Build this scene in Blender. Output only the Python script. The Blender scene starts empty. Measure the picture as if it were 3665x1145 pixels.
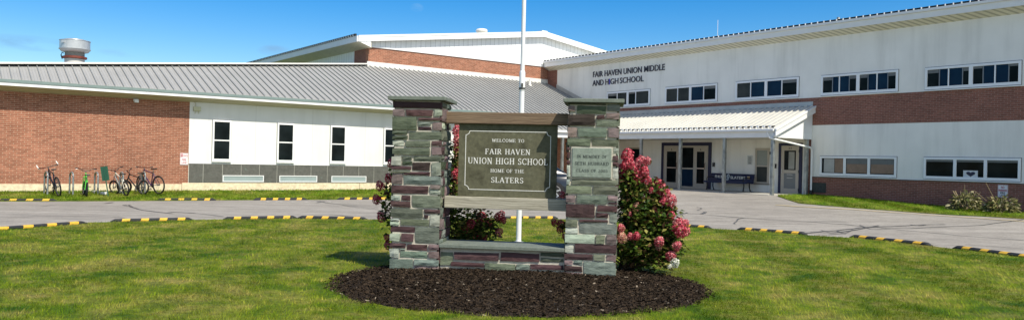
import bpy, math, random
import numpy as np
from mathutils import Vector, Matrix, noise
from mathutils.geometry import delaunay_2d_cdt

random.seed(7)
rng = np.random.default_rng(7)
scene = bpy.context.scene
COL = scene.collection
R = math.radians

# ------------------------------------------------------------------ camera
PW, PH = 3665.0, 1145.0
FPX, ROLL = 2809.0, R(1.3143)
EYE = 1.62
RT = Vector((math.cos(ROLL), 0, math.sin(ROLL)))
UP = Vector((-math.sin(ROLL), 0, math.cos(ROLL)))
FW = Vector((0, 1, 0))
cam = bpy.data.cameras.new('camera')
camo = bpy.data.objects.new('camera', cam)
COL.objects.link(camo)
cam.sensor_width = 36.0
cam.lens = 36.0 * FPX / PW
cam.clip_end = 3000
cam.clip_start = .1
M = Matrix((RT, UP, -FW)).transposed().to_4x4()
M.translation = (0, 0, EYE)
camo.matrix_world = M
scene.camera = camo

YAW = R(36.554)
U = Vector((math.cos(YAW), math.sin(YAW), 0))
V = Vector((-math.sin(YAW), math.cos(YAW), 0))
UVF = Matrix.Rotation(YAW, 4, 'Z')              # (u, v, z) -> world


def ray(px, py):
    return FW + RT * ((px - 1832.5) / FPX) - UP * ((py - 573.5) / FPX)


def sstep(a, b, x):
    t = min(1, max(0, (x - a) / (b - a)))
    return t * t * (3 - 2 * t)


def gz(x, y):
    u = x * U.x + y * U.y
    v = x * V.x + y * V.y
    z = .40 * sstep(15, 28.2, u) * (.5 + .5 * sstep(12, 19.5, v))
    z += .10 * sstep(30.0, 32.3, v) * (1 - sstep(20, 22.5, u)) * (1 - sstep(34, 38, v))
    return z


def ground(px, py, dz=0.0):
    """point of the ground seen at a place of the survey photograph"""
    d = ray(px, py)
    z = 0.0
    for _ in range(25):
        t = (z + dz - EYE) / d.z
        t = min(max(t, 1), 400)
        z = .5 * z + .5 * gz(d.x * t, d.y * t)
    return Vector((d.x * t, d.y * t, gz(d.x * t, d.y * t)))


def at(px, py, depth):
    return ray(px, py) * depth + Vector((0, 0, EYE))


# ------------------------------------------------------------------ object helpers
FR = {}


def tag(o, label=None, cat=None, group=None, kind=None):
    if label: o['label'] = label
    if cat: o['category'] = cat
    if group: o['group'] = group
    if kind: o['kind'] = kind
    return o


def thing(name, label, cat, mat=None, group=None):
    o = bpy.data.objects.new(name, None)
    COL.objects.link(o)
    o.empty_display_size = .3
    mat = mat if mat is not None else Matrix.Identity(4)
    o.matrix_world = mat
    FR[o] = mat.copy()
    return tag(o, label, cat, group)


def TR(x, y, z, yaw=0.0):
    return Matrix.Translation((x, y, z)) @ Matrix.Rotation(yaw, 4, 'Z')


def copy_tree(o, parent=None, mat=None):
    c = o.copy()
    COL.objects.link(c)
    if parent is not None:
        c.parent = parent
        FR[c] = FR[parent]
    else:
        c.matrix_world = mat
        FR[c] = mat.copy()
    for ch in list(o.children):
        copy_tree(ch, c)
    return c


class MB:
    def __init__(s):
        s.v = []; s.f = []; s.m = []; s.c = []

    def add(s, vs, fs, m=0, c=None):
        n = len(s.v)
        s.v.extend([Vector(p) for p in vs])
        for f in fs:
            s.f.append([i + n for i in f]); s.m.append(m); s.c.append(c)
        return s

    def box(s, x0, y0, z0, x1, y1, z1, m=0, c=None):
        if x0 > x1: x0, x1 = x1, x0
        if y0 > y1: y0, y1 = y1, y0
        if z0 > z1: z0, z1 = z1, z0
        return s.add([(x0, y0, z0), (x1, y0, z0), (x1, y1, z0), (x0, y1, z0), (x0, y0, z1), (x1, y0, z1), (x1, y1, z1), (x0, y1, z1)],
                     [(0, 3, 2, 1), (4, 5, 6, 7), (0, 1, 5, 4), (1, 2, 6, 5), (2, 3, 7, 6), (3, 0, 4, 7)], m, c)

    def bar(s, p, q, w, h, m=0, up=(0, 0, 1), c=None):
        p = Vector(p); q = Vector(q)
        d = (q - p).normalized()
        up = Vector(up)
        a = d.cross(up)
        if a.length < 1e-4: a = d.cross(Vector((1, 0, 0)))
        a.normalize(); b = a.cross(d).normalized()
        vs = []
        for e in (p, q):
            for i, j in ((-1, -1), (1, -1), (1, 1), (-1, 1)):
                vs.append(e + a * (i * w / 2) + b * (j * h / 2))
        return s.add(vs, [(0, 1, 2, 3), (7, 6, 5, 4), (0, 4, 5, 1), (1, 5, 6, 2), (2, 6, 7, 3), (3, 7, 4, 0)], m, c)

    def tube(s, pts, r, n=8, m=0, closed=False, c=None):
        pts = [Vector(p) for p in pts]
        k = len(pts)
        rs = r if isinstance(r, (list, tuple)) else [r] * k
        vs = []; fs = []
        ref = Vector((.31, .17, .93))
        for i, p in enumerate(pts):
            if closed:
                d = pts[(i + 1) % k] - pts[i - 1]
            else:
                d = pts[min(i + 1, k - 1)] - pts[max(i - 1, 0)]
            d.normalize()
            a = d.cross(ref)
            if a.length < 1e-3: a = d.cross(Vector((1, 0, 0)))
            a.normalize(); b = d.cross(a)
            for j in range(n):
                t = 2 * math.pi * j / n
                vs.append(p + (a * math.cos(t) + b * math.sin(t)) * rs[i])
        for i in range(k if closed else k - 1):
            i2 = (i + 1) % k
            for j in range(n):
                j2 = (j + 1) % n
                fs.append((i * n + j, i * n + j2, i2 * n + j2, i2 * n + j))
        if not closed:
            fs.append(tuple(range(n))[::-1]); fs.append(tuple((k - 1) * n + j for j in range(n)))
        return s.add(vs, fs, m, c)

    def lathe(s, prof, n=24, base=(0, 0, 0), m=0, ax=None, c=None):
        """profile of (r, z) turned about z (or about the frame ax)"""
        base = Vector(base)
        A = ax if ax else (Vector((1, 0, 0)), Vector((0, 1, 0)), Vector((0, 0, 1)))
        vs = []; fs = []
        for r_, z_ in prof:
            for j in range(n):
                t = 2 * math.pi * j / n
                vs.append(base + A[0] * (r_ * math.cos(t)) + A[1] * (r_ * math.sin(t)) + A[2] * z_)
        for i in range(len(prof) - 1):
            for j in range(n):
                j2 = (j + 1) % n
                fs.append((i * n + j, i * n + j2, (i + 1) * n + j2, (i + 1) * n + j))
        fs.append(tuple(range(n))[::-1]); fs.append(tuple((len(prof) - 1) * n + j for j in range(n)))
        return s.add(vs, fs, m, c)

    def prism(s, poly, fn, t0, t1, m=0, c=None):
        n = len(poly)
        vs = [fn(a, b, t0) for a, b in poly] + [fn(a, b, t1) for a, b in poly]
        fs = [tuple(range(n))[::-1], tuple(range(n, 2 * n))]
        for i in range(n):
            j = (i + 1) % n
            fs.append((i, j, n + j, n + i))
        return s.add(vs, fs, m, c)

    def build(s, name, mats, parent=None, frame=None, smooth=False, bevel=0, origin=None, fix=True):
        if not isinstance(mats, (list, tuple)): mats = [mats]
        frame = frame if frame is not None else Matrix.Identity(4)
        pm = FR[parent] if parent is not None else (origin if origin is not None else Matrix.Identity(4))
        T = pm.inverted() @ frame
        me = bpy.data.meshes.new(name)
        me.from_pydata([T @ p for p in s.v], [], s.f)
        for mt in mats: me.materials.append(mt)
        me.polygons.foreach_set('material_index', s.m)
        if any(c is not None for c in s.c):
            at_ = me.color_attributes.new('tint', 'FLOAT_COLOR', 'CORNER')
            d = []
            for p, c in zip(me.polygons, s.c):
                c = c if c is not None else (.5, .5, .5)
                d += [c[0], c[1], c[2], 1.0] * p.loop_total
            at_.data.foreach_set('color', d)
        if fix:
            import bmesh
            bm = bmesh.new(); bm.from_mesh(me)
            bmesh.ops.recalc_face_normals(bm, faces=bm.faces)
            bm.to_mesh(me); bm.free()
        if smooth:
            me.polygons.foreach_set('use_smooth', [True] * len(me.polygons))
            me.set_sharp_from_angle(angle=R(40))
        me.update()
        o = bpy.data.objects.new(name, me)
        COL.objects.link(o)
        if parent is not None:
            o.parent = parent
        else:
            o.matrix_world = pm
        FR[o] = pm.copy()
        if bevel:
            b = o.modifiers.new('bevel', 'BEVEL'); b.width = bevel; b.segments = 2; b.limit_method = 'ANGLE'
        return o


def raw_mesh(name, verts, tris, mats, midx=None, tint=None, parent=None, origin=None):
    """fast numpy mesh, verts in world space, triangles"""
    pm = FR[parent] if parent is not None else (origin if origin is not None else Matrix.Identity(4))
    inv = np.array(pm.inverted())
    v = verts @ inv[:3, :3].T + inv[:3, 3]
    me = bpy.data.meshes.new(name)
    me.vertices.add(len(v)); me.vertices.foreach_set('co', v.astype(np.float32).ravel())
    k = tris.shape[1]
    me.loops.add(tris.size); me.loops.foreach_set('vertex_index', tris.astype(np.int32).ravel())
    me.polygons.add(len(tris))
    me.polygons.foreach_set('loop_start', np.arange(0, tris.size, k, dtype=np.int32))
    for mt in (mats if isinstance(mats, (list, tuple)) else [mats]): me.materials.append(mt)
    if midx is not None: me.polygons.foreach_set('material_index', midx.astype(np.int32))
    if tint is not None:      # per polygon rgb
        a = me.color_attributes.new('tint', 'FLOAT_COLOR', 'CORNER')
        c = np.ones((len(tris), k, 4), np.float32); c[:, :, :3] = tint[:, None, :]
        a.data.foreach_set('color', c.ravel())
    me.update(calc_edges=True)
    me.validate()
    o = bpy.data.objects.new(name, me)
    COL.objects.link(o)
    if parent is not None: o.parent = parent
    else: o.matrix_world = pm
    FR[o] = pm.copy()
    return o


# ------------------------------------------------------------------ materials
MATS = {}


class NT:
    def __init__(s, name):
        m = bpy.data.materials.new(name); m.use_nodes = True
        s.m = m; s.t = m.node_tree; s.n = s.t.nodes; s.l = s.t.links
        s.b = s.n['Principled BSDF']; s.out = s.n['Material Output']

    def node(s, typ, **kw):
        n = s.n.new(typ)
        for k, v in kw.items():
            if k in n.inputs: n.inputs[k].default_value = v
            else: setattr(n, k, v)
        return n

    def link(s, a, b): s.l.new(a, b)

    def co(s, scale=(1, 1, 1)):
        tc = s.node('ShaderNodeTexCoord')
        mp = s.node('ShaderNodeMapping'); mp.inputs['Scale'].default_value = scale
        s.link(tc.outputs['Object'], mp.inputs['Vector'])
        return mp.outputs['Vector']

    def noise(s, scale, detail=4, vec=None, rough=.55, stretch=(1, 1, 1)):
        n = s.node('ShaderNodeTexNoise'); n.inputs['Scale'].default_value = scale
        n.inputs['Detail'].default_value = detail; n.inputs['Roughness'].default_value = rough
        s.link(vec if vec is not None else s.co(stretch), n.inputs['Vector'])
        return n.outputs['Fac']

    def ramp(s, fac, stops):
        r = s.node('ShaderNodeValToRGB')
        while len(r.color_ramp.elements) < len(stops): r.color_ramp.elements.new(.5)
        for e, (p, c) in zip(r.color_ramp.elements, stops):
            e.position = p; e.color = (c[0], c[1], c[2], 1) if isinstance(c, (tuple, list)) else (c, c, c, 1)
        s.link(fac, r.inputs['Fac'])
        return r.outputs['Color']

    def mix(s, fac, a, b, typ='MIX'):
        n = s.node('ShaderNodeMix', data_type='RGBA', blend_type=typ)
        for sock, val in ((n.inputs[0], fac), (n.inputs[6], a), (n.inputs[7], b)):
            if hasattr(val, 'links') or hasattr(val, 'is_linked'): s.link(val, sock)
            elif isinstance(val, (tuple, list)): sock.default_value = (val[0], val[1], val[2], 1)
            else: sock.default_value = val
        return n.outputs[2]

    def math(s, op, a, b=0.0):
        n = s.node('ShaderNodeMath', operation=op)
        for i, x in enumerate((a, b)):
            if hasattr(x, 'links') or hasattr(x, 'is_linked'): s.link(x, n.inputs[i])
            else: n.inputs[i].default_value = x
        return n.outputs[0]

    def bump(s, h, strength=.3, dist=.02):
        n = s.node('ShaderNodeBump'); n.inputs['Strength'].default_value = strength; n.inputs['Distance'].default_value = dist
        s.link(h, n.inputs['Height']); s.link(n.outputs['Normal'], s.b.inputs['Normal'])

    def wallco(s):
        """(along the wall, height) whichever way the wall runs"""
        tc = s.node('ShaderNodeTexCoord'); sp = s.node('ShaderNodeSeparateXYZ'); s.link(tc.outputs['Object'], sp.inputs[0])
        a = s.math('ADD', sp.outputs[0], sp.outputs[1])
        cb = s.node('ShaderNodeCombineXYZ'); s.link(a, cb.inputs[0]); s.link(sp.outputs[2], cb.inputs[1])
        return cb.outputs[0], a, sp.outputs[2]


def pbr(name, col, rough=.6, metal=0, var=.0, vscale=3, bump=0, bscale=40, stretch=(1, 1, 1), col2=None, spec=None, coat=0):
    if name in MATS: return MATS[name]
    t = NT(name)
    t.b.inputs['Roughness'].default_value = rough; t.b.inputs['Metallic'].default_value = metal
    if spec is not None: t.b.inputs['Specular IOR Level'].default_value = spec
    if coat: t.b.inputs['Coat Weight'].default_value = coat
    if var or col2:
        c2 = col2 if col2 else tuple(x * (1 - var) for x in col)
        f = t.noise(vscale, 5, stretch=stretch)
        t.link(t.ramp(f, [(.35, col), (.68, c2)]), t.b.inputs['Base Color'])
    else:
        t.b.inputs['Base Color'].default_value = (*col, 1)
    if bump: t.bump(t.noise(bscale, 5, stretch=stretch), bump, .01)
    MATS[name] = t.m
    return t.m


def brick_mat(name, c1, c2, mortar):
    t = NT(name)
    vec, a, z = t.wallco()
    b = t.node('ShaderNodeTexBrick'); b.offset = .5; b.squash = 1
    b.inputs['Scale'].default_value = 1; b.inputs['Mortar Size'].default_value = .0055; b.inputs['Mortar Smooth'].default_value = .2
    b.inputs['Brick Width'].default_value = .213; b.inputs['Row Height'].default_value = .0677; b.inputs['Bias'].default_value = -.1
    b.inputs['Color1'].default_value = (*c1, 1); b.inputs['Color2'].default_value = (*c2, 1); b.inputs['Mortar'].default_value = (*mortar, 1)
    t.link(vec, b.inputs['Vector'])
    big = t.noise(.5, 3); mid = t.noise(9, 3)
    col = t.mix(.75, b.outputs['Color'], t.ramp(big, [(.3, .82), (.7, 1.12)]), 'MULTIPLY')
    col = t.mix(.8, col, t.ramp(mid, [(.3, .8), (.7, 1.15)]), 'MULTIPLY')
    t.link(col, t.b.inputs['Base Color'])
    t.b.inputs['Roughness'].default_value = .85
    t.bump(t.math('MULTIPLY', b.outputs['Fac'], -1), .5, .008)
    return t.m


def stucco_mat(name, col, stain, amount=.5):
    t = NT(name)
    streak = t.noise(1.0, 5, stretch=(2.2, 2.2, .22)); blot = t.noise(.7, 4); fine = t.noise(30, 4)
    f = t.math('MULTIPLY', t.ramp(streak, [(.48, 0.0), (.78, 1.0)]), amount)
    c = t.mix(f, col, stain)
    c = t.mix(1.0, c, t.ramp(blot, [(.3, .93), (.7, 1.03)]), 'MULTIPLY')
    t.link(c, t.b.inputs['Base Color'])
    t.b.inputs['Roughness'].default_value = .9
    t.bump(fine, .25, .004)
    return t.m


def groove_mat(name, col, pitch, width, dark, axis='sum', rough=.55):
    """boards with a dark joint every pitch metres"""
    t = NT(name)
    vec, a, z = t.wallco()
    fr = t.math('FRACT', t.math('DIVIDE', t.math('ADD', a, 500.0), pitch))
    line = t.math('LESS_THAN', fr, width / pitch)
    n = t.noise(2, 4)
    c = t.mix(line, col, dark)
    c = t.mix(1.0, c, t.ramp(n, [(.3, .92), (.7, 1.04)]), 'MULTIPLY')
    t.link(c, t.b.inputs['Base Color']); t.b.inputs['Roughness'].default_value = rough
    return t.m


def tint_mat(name, rough=.8, nscale=6, stretch=(1, 1, 1), amt=.5, bump=.5, bscale=14, transl=0, dist=.012):
    t = NT(name)
    a = t.node('ShaderNodeVertexColor'); a.layer_name = 'tint'
    n = t.noise(nscale, 6, stretch=stretch)
    c = t.mix(1.0, a.outputs['Color'], t.ramp(n, [(.25, 1 - amt), (.75, 1 + amt)]), 'MULTIPLY')
    t.link(c, t.b.inputs['Base Color']); t.b.inputs['Roughness'].default_value = rough
    t.b.inputs['Specular IOR Level'].default_value = .12
    if bump: t.bump(t.noise(bscale, 6, stretch=stretch), bump, dist)
    if transl:
        tr = t.node('ShaderNodeBsdfTranslucent'); t.link(c, tr.inputs['Color'])
        ms = t.node('ShaderNodeMixShader'); ms.inputs[0].default_value = transl
        t.link(t.b.outputs[0], ms.inputs[1]); t.link(tr.outputs[0], ms.inputs[2]); t.link(ms.outputs[0], t.out.inputs['Surface'])
    return t.m


brick = brick_mat('red_brick', (.25, .085, .045), (.40, .155, .090), (.52, .37, .26))
brick_dk = brick_mat('shaded_brick', (.22, .080, .055), (.31, .115, .080), (.36, .27, .22))  # darker copy of the brick for walls away from the sun, shade in the colour
stucco_l = stucco_mat('white_stucco', (.78, .785, .755), (.50, .49, .45), .28)
stucco_r = stucco_mat('grey_stained_stucco', (.90, .885, .83), (.62, .61, .56), .50)
siding = groove_mat('white_siding', (.86, .88, .88), .31, .022, (.50, .52, .52))
soffit_m = groove_mat('tan_soffit', (.52, .47, .33), .305, .03, (.66, .62, .48))
soffit_r = groove_mat('cream_soffit', (.74, .71, .58), .31, .12, (.46, .44, .35))
sash_grey = pbr('grey_sash', (.22, .25, .28), .5)
gap_shadow = pbr('grey_gap_shadow', (.16, .165, .17), .8)  # window outlines: frame gap on the right, painted frame shadow on the left
white = pbr('white_trim', (.84, .85, .85), .45, var=.06, vscale=2)
trim_teal = pbr('grey_green_drip_edge', (.20, .27, .26), .5, var=.15)
flash_m = pbr('galvanised_flashing', (.56, .57, .55), .45, .3, var=.2, vscale=1.5)
flash_w = pbr('white_flashing', (.80, .79, .74), .5, var=.12, vscale=1.2)
galv = pbr('galvanised_steel', (.44, .47, .46), .42, .65, var=.5, vscale=9, stretch=(1, 1, .5))
dark = pbr('dark_void', (.008, .009, .010), .6)
black = pbr('black_metal', (.012, .012, .014), .4)
rubber = pbr('black_rubber', (.022, .024, .026), .7, var=.35, vscale=12, bump=.2)
yellow = pbr('yellow_patch', (.80, .47, .05), .55, var=.25, vscale=14)
concrete = pbr('porch_concrete', (.46, .44, .39), .9, var=.2, vscale=2, bump=.15)
navy = pbr('navy_paint', (.008, .010, .045), .4)
navy_trim = pbr('navy_trim', (.010, .014, .055), .45)
cream_door = pbr('cream_door_frame', (.50, .45, .38), .5, var=.08)
door_grey = pbr('grey_door_panel', (.20, .21, .21), .5)
rust = pbr('rusty_collar', (.22, .05, .03), .6, var=.5, vscale=9)
pole_m = pbr('white_pole_paint', (.82, .83, .84), .35, var=.08, vscale=4)
letter_navy = pbr('navy_lettering', (.012, .013, .035), .4)
letter_blue = pbr('blue_lettering', (.02, .02, .42), .4)
letter_white = pbr('white_lettering', (.74, .74, .70), .5)
letter_dark = pbr('dark_engraving', (.022, .03, .028), .6)
sign_white = pbr('white_sign_face', (.82, .81, .82), .4)
sign_red = pbr('red_sign_paint', (.42, .03, .06), .4)
sign_green = pbr('green_sign_paint', (.010, .085, .045), .45, var=.2)
silver = pbr('silver_metal', (.62, .63, .64), .3, .8)
tan_blind = pbr('tan_blind', (.30, .20, .14), .55, var=.3, vscale=2.5)
white_blind = pbr('pale_blind', (.42, .43, .42), .5, var=.15)
grey_blind = pbr('grey_blind', (.16, .17, .17), .5, var=.2)


def glass_mat(name, c, c2, rough=.04):
    t = NT(name)
    n = t.noise(1.3, 2)
    t.link(t.ramp(n, [(.35, c), (.65, c2)]), t.b.inputs['Base Color'])
    t.b.inputs['Roughness'].default_value = rough; t.b.inputs['Specular IOR Level'].default_value = .05
    return t.m


glass_dk = glass_mat('dark_glass', (.004, .007, .008), (.012, .018, .020))
glass_blue = glass_mat('painted_sky_glass', (.006, .022, .050), (.010, .035, .070))  # sky reflection of the upper windows painted into the pane colour
glass_grey = glass_mat('screened_glass', (.035, .042, .042), (.060, .066, .064), .2)


def roof_mat(name, col, rough=.42):
    t = NT(name)
    n = t.noise(.8, 4); f = t.noise(18, 3)
    c = t.mix(1.0, t.ramp(n, [(.3, tuple(x * .9 for x in col)), (.7, col)]), t.ramp(f, [(.3, .95), (.7, 1.04)]), 'MULTIPLY')
    t.link(c, t.b.inputs['Base Color']); t.b.inputs['Roughness'].default_value = rough; t.b.inputs['Metallic'].default_value = .05
    return t.m


roof_grey = roof_mat('grey_metal_roof', (.36, .36, .35), .6)
seam_grey = roof_mat('roof_seam', (.27, .28, .275))  # darker than the sheet: shade of the seam sides put into the colour
roof_white = roof_mat('pale_metal_roof', (.60, .59, .54))


def slate_mat(name, c1, c2, c3, scale=1.0, rough=.75):
    t = NT(name)
    a = t.noise(1.6 * scale, 6, stretch=(1, 1, 1.4)); b = t.noise(7 * scale, 6)
    c = t.ramp(a, [(.3, c1), (.5, c2), (.62, c2), (.78, c3)])
    c = t.mix(.7, c, t.ramp(b, [(.3, .72), (.7, 1.25)]), 'MULTIPLY')
    t.link(c, t.b.inputs['Base Color']); t.b.inputs['Roughness'].default_value = rough
    t.bump(t.noise(5 * scale, 7), .35, .01)
    return t.m


slate_panel = slate_mat('slate_panel', (.075, .078, .068), (.105, .105, .092), (.15, .20, .17), 1.6)
slate_board = slate_mat('green_slate_board', (.056, .054, .030), (.108, .106, .064), (.145, .145, .096), 3.2, .9)
slate_plaque = slate_mat('pale_slate_plaque', (.185, .225, .185), (.225, .27, .225), (.27, .32, .27), 4)
slate_cap = slate_mat('slate_cap', (.115, .135, .11), (.155, .18, .15), (.20, .23, .195), 4)
foundation = slate_mat('cream_foundation', (.66, .55, .36), (.74, .64, .45), (.56, .43, .27), 1.2, .9)
base_dk = slate_mat('dark_foundation', (.13, .12, .10), (.17, .16, .135), (.2, .19, .165), 1.2, .9)
stone_m = tint_mat('stacked_slate', .78, 7, (1, 1, 2.6), .26, .8, 9, dist=.016)
leaf_m = tint_mat('leaf', .5, 3, amt=.25, bump=0, transl=.30)
petal_m = tint_mat('petal', .7, 3, amt=.15, bump=0, transl=.25)


def wood_mat(name, c1, c2, gx):
    t = NT(name)
    w = t.noise(3.0, 5, stretch=(.5, 6, 9)); fine = t.noise(20, 4, stretch=(.15, 3, 3))
    n = t.node('ShaderNodeTexWave'); n.wave_type = 'BANDS'; n.bands_direction = 'Z'
    n.inputs['Scale'].default_value = 9; n.inputs['Distortion'].default_value = 9; n.inputs['Detail'].default_value = 3; n.inputs['Detail Scale'].default_value = .9
    t.link(t.co((.35, 1, 1)), n.inputs['Vector'])
    c = t.mix(.28, t.ramp(w, [(.3, c1), (.7, c2)]), t.ramp(n.outputs['Fac'], [(.2, tuple(x * .55 for x in c1)), (.8, c2)]))
    c = t.mix(.7, c, t.ramp(fine, [(.3, .7), (.7, 1.2)]), 'MULTIPLY')
    t.link(c, t.b.inputs['Base Color']); t.b.inputs['Roughness'].default_value = .85
    t.bump(fine, .4, .006)
    return t.m


wood_brown = wood_mat('brown_weathered_timber', (.125, .080, .048), (.235, .165, .105), 1)
wood_grey = wood_mat('grey_weathered_timber', (.30, .275, .21), (.48, .45, .36), 1)


def asphalt_mat():
    t = NT('worn_asphalt')
    sp = t.noise(70, 3); big = t.noise(.35, 4, stretch=(.5, 1.6, 1)); mid = t.noise(2.2, 5)
    c = t.ramp(big, [(.3, (.270, .246, .212)), (.7, (.345, .318, .278))])
    c = t.mix(.8, c, t.ramp(sp, [(.3, .70), (.7, 1.25)]), 'MULTIPLY')
    c = t.mix(.8, c, t.ramp(mid, [(.3, .82), (.7, 1.12)]), 'MULTIPLY')
    lane = t.noise(1.1, 5, vec=t.co((.28, 1.9, 1))); c = t.mix(.8, c, t.ramp(lane, [(.32, .80), (.6, 1.06)]), 'MULTIPLY')
    gr = t.noise(16, 4); c = t.mix(.8, c, t.ramp(gr, [(.3, .82), (.7, 1.14)]), 'MULTIPLY')
    t.link(c, t.b.inputs['Base Color']); t.b.inputs['Roughness'].default_value = .9
    t.bump(sp, .4, .006)
    return t.m


asphalt = asphalt_mat()
tar = pbr('crack_sealer', (.10, .098, .094), .55, var=.3, vscale=6)
road_yellow = pbr('faded_yellow_line', (.62, .47, .20), .8, var=.3, vscale=10, col2=(.45, .40, .28))
worn_white = pbr('worn_white_paint', (.62, .60, .55), .8, var=.3, vscale=10)


def grass_mat(name, blade):
    t = NT(name)
    big = t.noise(.75, 5); mid = t.noise(2.6, 5); fin = t.noise(14, 3)
    g1, g2, st = (.044, .128, .002), (.190, .255, .009), (.38, .325, .085)
    if not blade:
        g1, g2, st = [tuple(x * .55 for x in q) for q in (g1, g2, st)]
    c = t.ramp(big, [(.36, g1), (.50, g2), (.66, st)])
    c = t.mix(.5, c, t.ramp(mid, [(.38, g1), (.50, g2), (.64, st)]))
    if blade:
        a = t.node('ShaderNodeVertexColor'); a.layer_name = 'tint'
        c = t.mix(1.0, c, a.outputs['Color'], 'MULTIPLY')
    else:
        c = t.mix(.9, c, t.ramp(fin, [(.3, .55), (.7, 1.4)]), 'MULTIPLY')
    t.link(c, t.b.inputs['Base Color']); t.b.inputs['Roughness'].default_value = .75; t.b.inputs['Specular IOR Level'].default_value = .2
    if blade:
        tr = t.node('ShaderNodeBsdfTranslucent'); t.link(c, tr.inputs['Color'])
        ms = t.node('ShaderNodeMixShader'); ms.inputs[0].default_value = .35
        t.link(t.b.outputs[0], ms.inputs[1]); t.link(tr.outputs[0], ms.inputs[2]); t.link(ms.outputs[0], t.out.inputs['Surface'])
    else:
        t.bump(fin, .6, .03)
    return t.m


grass_soil = grass_mat('lawn_ground', False)
grass_blade = grass_mat('grass_blade', True)
mulch_soil = pbr('dark_mulch', (.022, .017, .013), .95, col2=(.045, .034, .026), vscale=30, bump=.9, bscale=45, spec=.1)
mulch_chip = tint_mat('mulch_chip', .9, 30, amt=.3, bump=0)

# ------------------------------------------------------------------ sun and sky
SUN_AZ, SUN_EL = R(39.0), R(52.0)
S = Vector((math.sin(SUN_AZ) * math.cos(SUN_EL), -math.cos(SUN_AZ) * math.cos(SUN_EL), math.sin(SUN_EL)))
sl = bpy.data.lights.new('sun', 'SUN'); sl.energy = 4.6; sl.angle = R(.5); sl.color = (1.0, .93, .80)
so = bpy.data.objects.new('sun', sl); COL.objects.link(so)
so.rotation_euler = S.to_track_quat('Z', 'Y').to_euler(); so.location = S * 60
w = bpy.data.worlds.new('World'); scene.world = w; w.use_nodes = True
nt = w.node_tree; bg = nt.nodes['Background']
sky = nt.nodes.new('ShaderNodeTexSky'); sky.sky_type = 'NISHITA'; sky.sun_disc = False
sky.sun_elevation = SUN_EL; sky.sun_rotation = R(180) - SUN_AZ
sky.air_density = 1.0; sky.dust_density = .3; sky.ozone_density = 2.2; sky.altitude = 100
hs = nt.nodes.new('ShaderNodeHueSaturation'); hs.inputs['Saturation'].default_value = 1.62; hs.inputs['Value'].default_value = 1.02; hs.inputs['Hue'].default_value = .507
nt.links.new(sky.outputs[0], hs.inputs['Color'])
# a few thin wisps of cloud high over the horizon
wn_ = lambda typ: nt.nodes.new(typ)
tcw = wn_('ShaderNodeTexCoord')
nzw = wn_('ShaderNodeTexNoise'); nzw.inputs['Scale'].default_value = 22; nzw.inputs['Detail'].default_value = 6
mpw = wn_('ShaderNodeMapping'); mpw.inputs['Scale'].default_value = (1, 1, 3.5)
nt.links.new(tcw.outputs['Generated'], mpw.inputs['Vector']); nt.links.new(mpw.outputs[0], nzw.inputs['Vector'])
# paler sky on the sun's side, out of view, added as neutral fill light
fill_sky = nt.nodes.new('ShaderNodeHueSaturation'); fill_sky.inputs['Saturation'].default_value = .70; fill_sky.inputs['Value'].default_value = 1.08
nt.links.new(sky.outputs[0], fill_sky.inputs['Color'])
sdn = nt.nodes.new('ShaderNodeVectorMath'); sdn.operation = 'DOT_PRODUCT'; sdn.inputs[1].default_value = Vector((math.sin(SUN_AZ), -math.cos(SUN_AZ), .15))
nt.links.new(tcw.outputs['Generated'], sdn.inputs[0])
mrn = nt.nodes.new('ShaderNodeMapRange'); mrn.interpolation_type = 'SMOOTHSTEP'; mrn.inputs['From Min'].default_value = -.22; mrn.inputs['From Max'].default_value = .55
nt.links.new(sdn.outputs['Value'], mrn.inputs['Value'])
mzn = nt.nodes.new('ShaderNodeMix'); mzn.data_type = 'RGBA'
nt.links.new(mrn.outputs['Result'], mzn.inputs[0]); nt.links.new(hs.outputs[0], mzn.inputs[6]); nt.links.new(fill_sky.outputs[0], mzn.inputs[7])
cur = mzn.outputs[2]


def wmath(op, a, b=None):
    m_ = wn_('ShaderNodeMath'); m_.operation = op
    for i_, x_ in enumerate((a, b)):
        if x_ is None: continue
        if hasattr(x_, 'is_linked'): nt.links.new(x_, m_.inputs[i_])
        else: m_.inputs[i_].default_value = x_
    return m_.outputs[0]


for (cpx, cpy, wx, wy, amt, cc) in ((90, 155, .050, .009, .9, (1.6, 3.4, 5.6)), (430, 192, .026, .005, .6, (2.0, 3.9, 6.2)), (985, 185, .022, .008, .8, (1.7, 3.2, 5.2)), (1492, 30, .009, .006, .5, (3.0, 4.6, 6.4))):
    dv = ray(cpx, cpy).normalized()
    rx_ = dv.cross(Vector((0, 0, 1))).normalized(); ry_ = rx_.cross(dv).normalized()
    ds = []
    for axv, wv_ in ((rx_, wx), (ry_, wy)):
        dt = wn_('ShaderNodeVectorMath'); dt.operation = 'DOT_PRODUCT'; dt.inputs[1].default_value = axv
        nt.links.new(tcw.outputs['Generated'], dt.inputs[0])
        q_ = wmath('DIVIDE', dt.outputs['Value'], wv_); ds.append(wmath('MULTIPLY', q_, q_))
    fall = wmath('MAXIMUM', wmath('SUBTRACT', 1.0, wmath('ADD', ds[0], ds[1])), 0.0)
    fr_ = wn_('ShaderNodeVectorMath'); fr_.operation = 'DOT_PRODUCT'; fr_.inputs[1].default_value = dv
    nt.links.new(tcw.outputs['Generated'], fr_.inputs[0])
    fall = wmath('MULTIPLY', fall, wmath('GREATER_THAN', fr_.outputs['Value'], .5))
    msk = wmath('MULTIPLY', wmath('MULTIPLY', fall, wmath('MAXIMUM', wmath('MULTIPLY', wmath('SUBTRACT', nzw.outputs['Fac'], .36), 3.2), 0.0)), amt)
    mxn = wn_('ShaderNodeMix'); mxn.data_type = 'RGBA'; mxn.clamp_factor = True
    nt.links.new(msk, mxn.inputs[0]); nt.links.new(cur, mxn.inputs[6]); mxn.inputs[7].default_value = (*cc, 1)
    cur = mxn.outputs[2]
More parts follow.
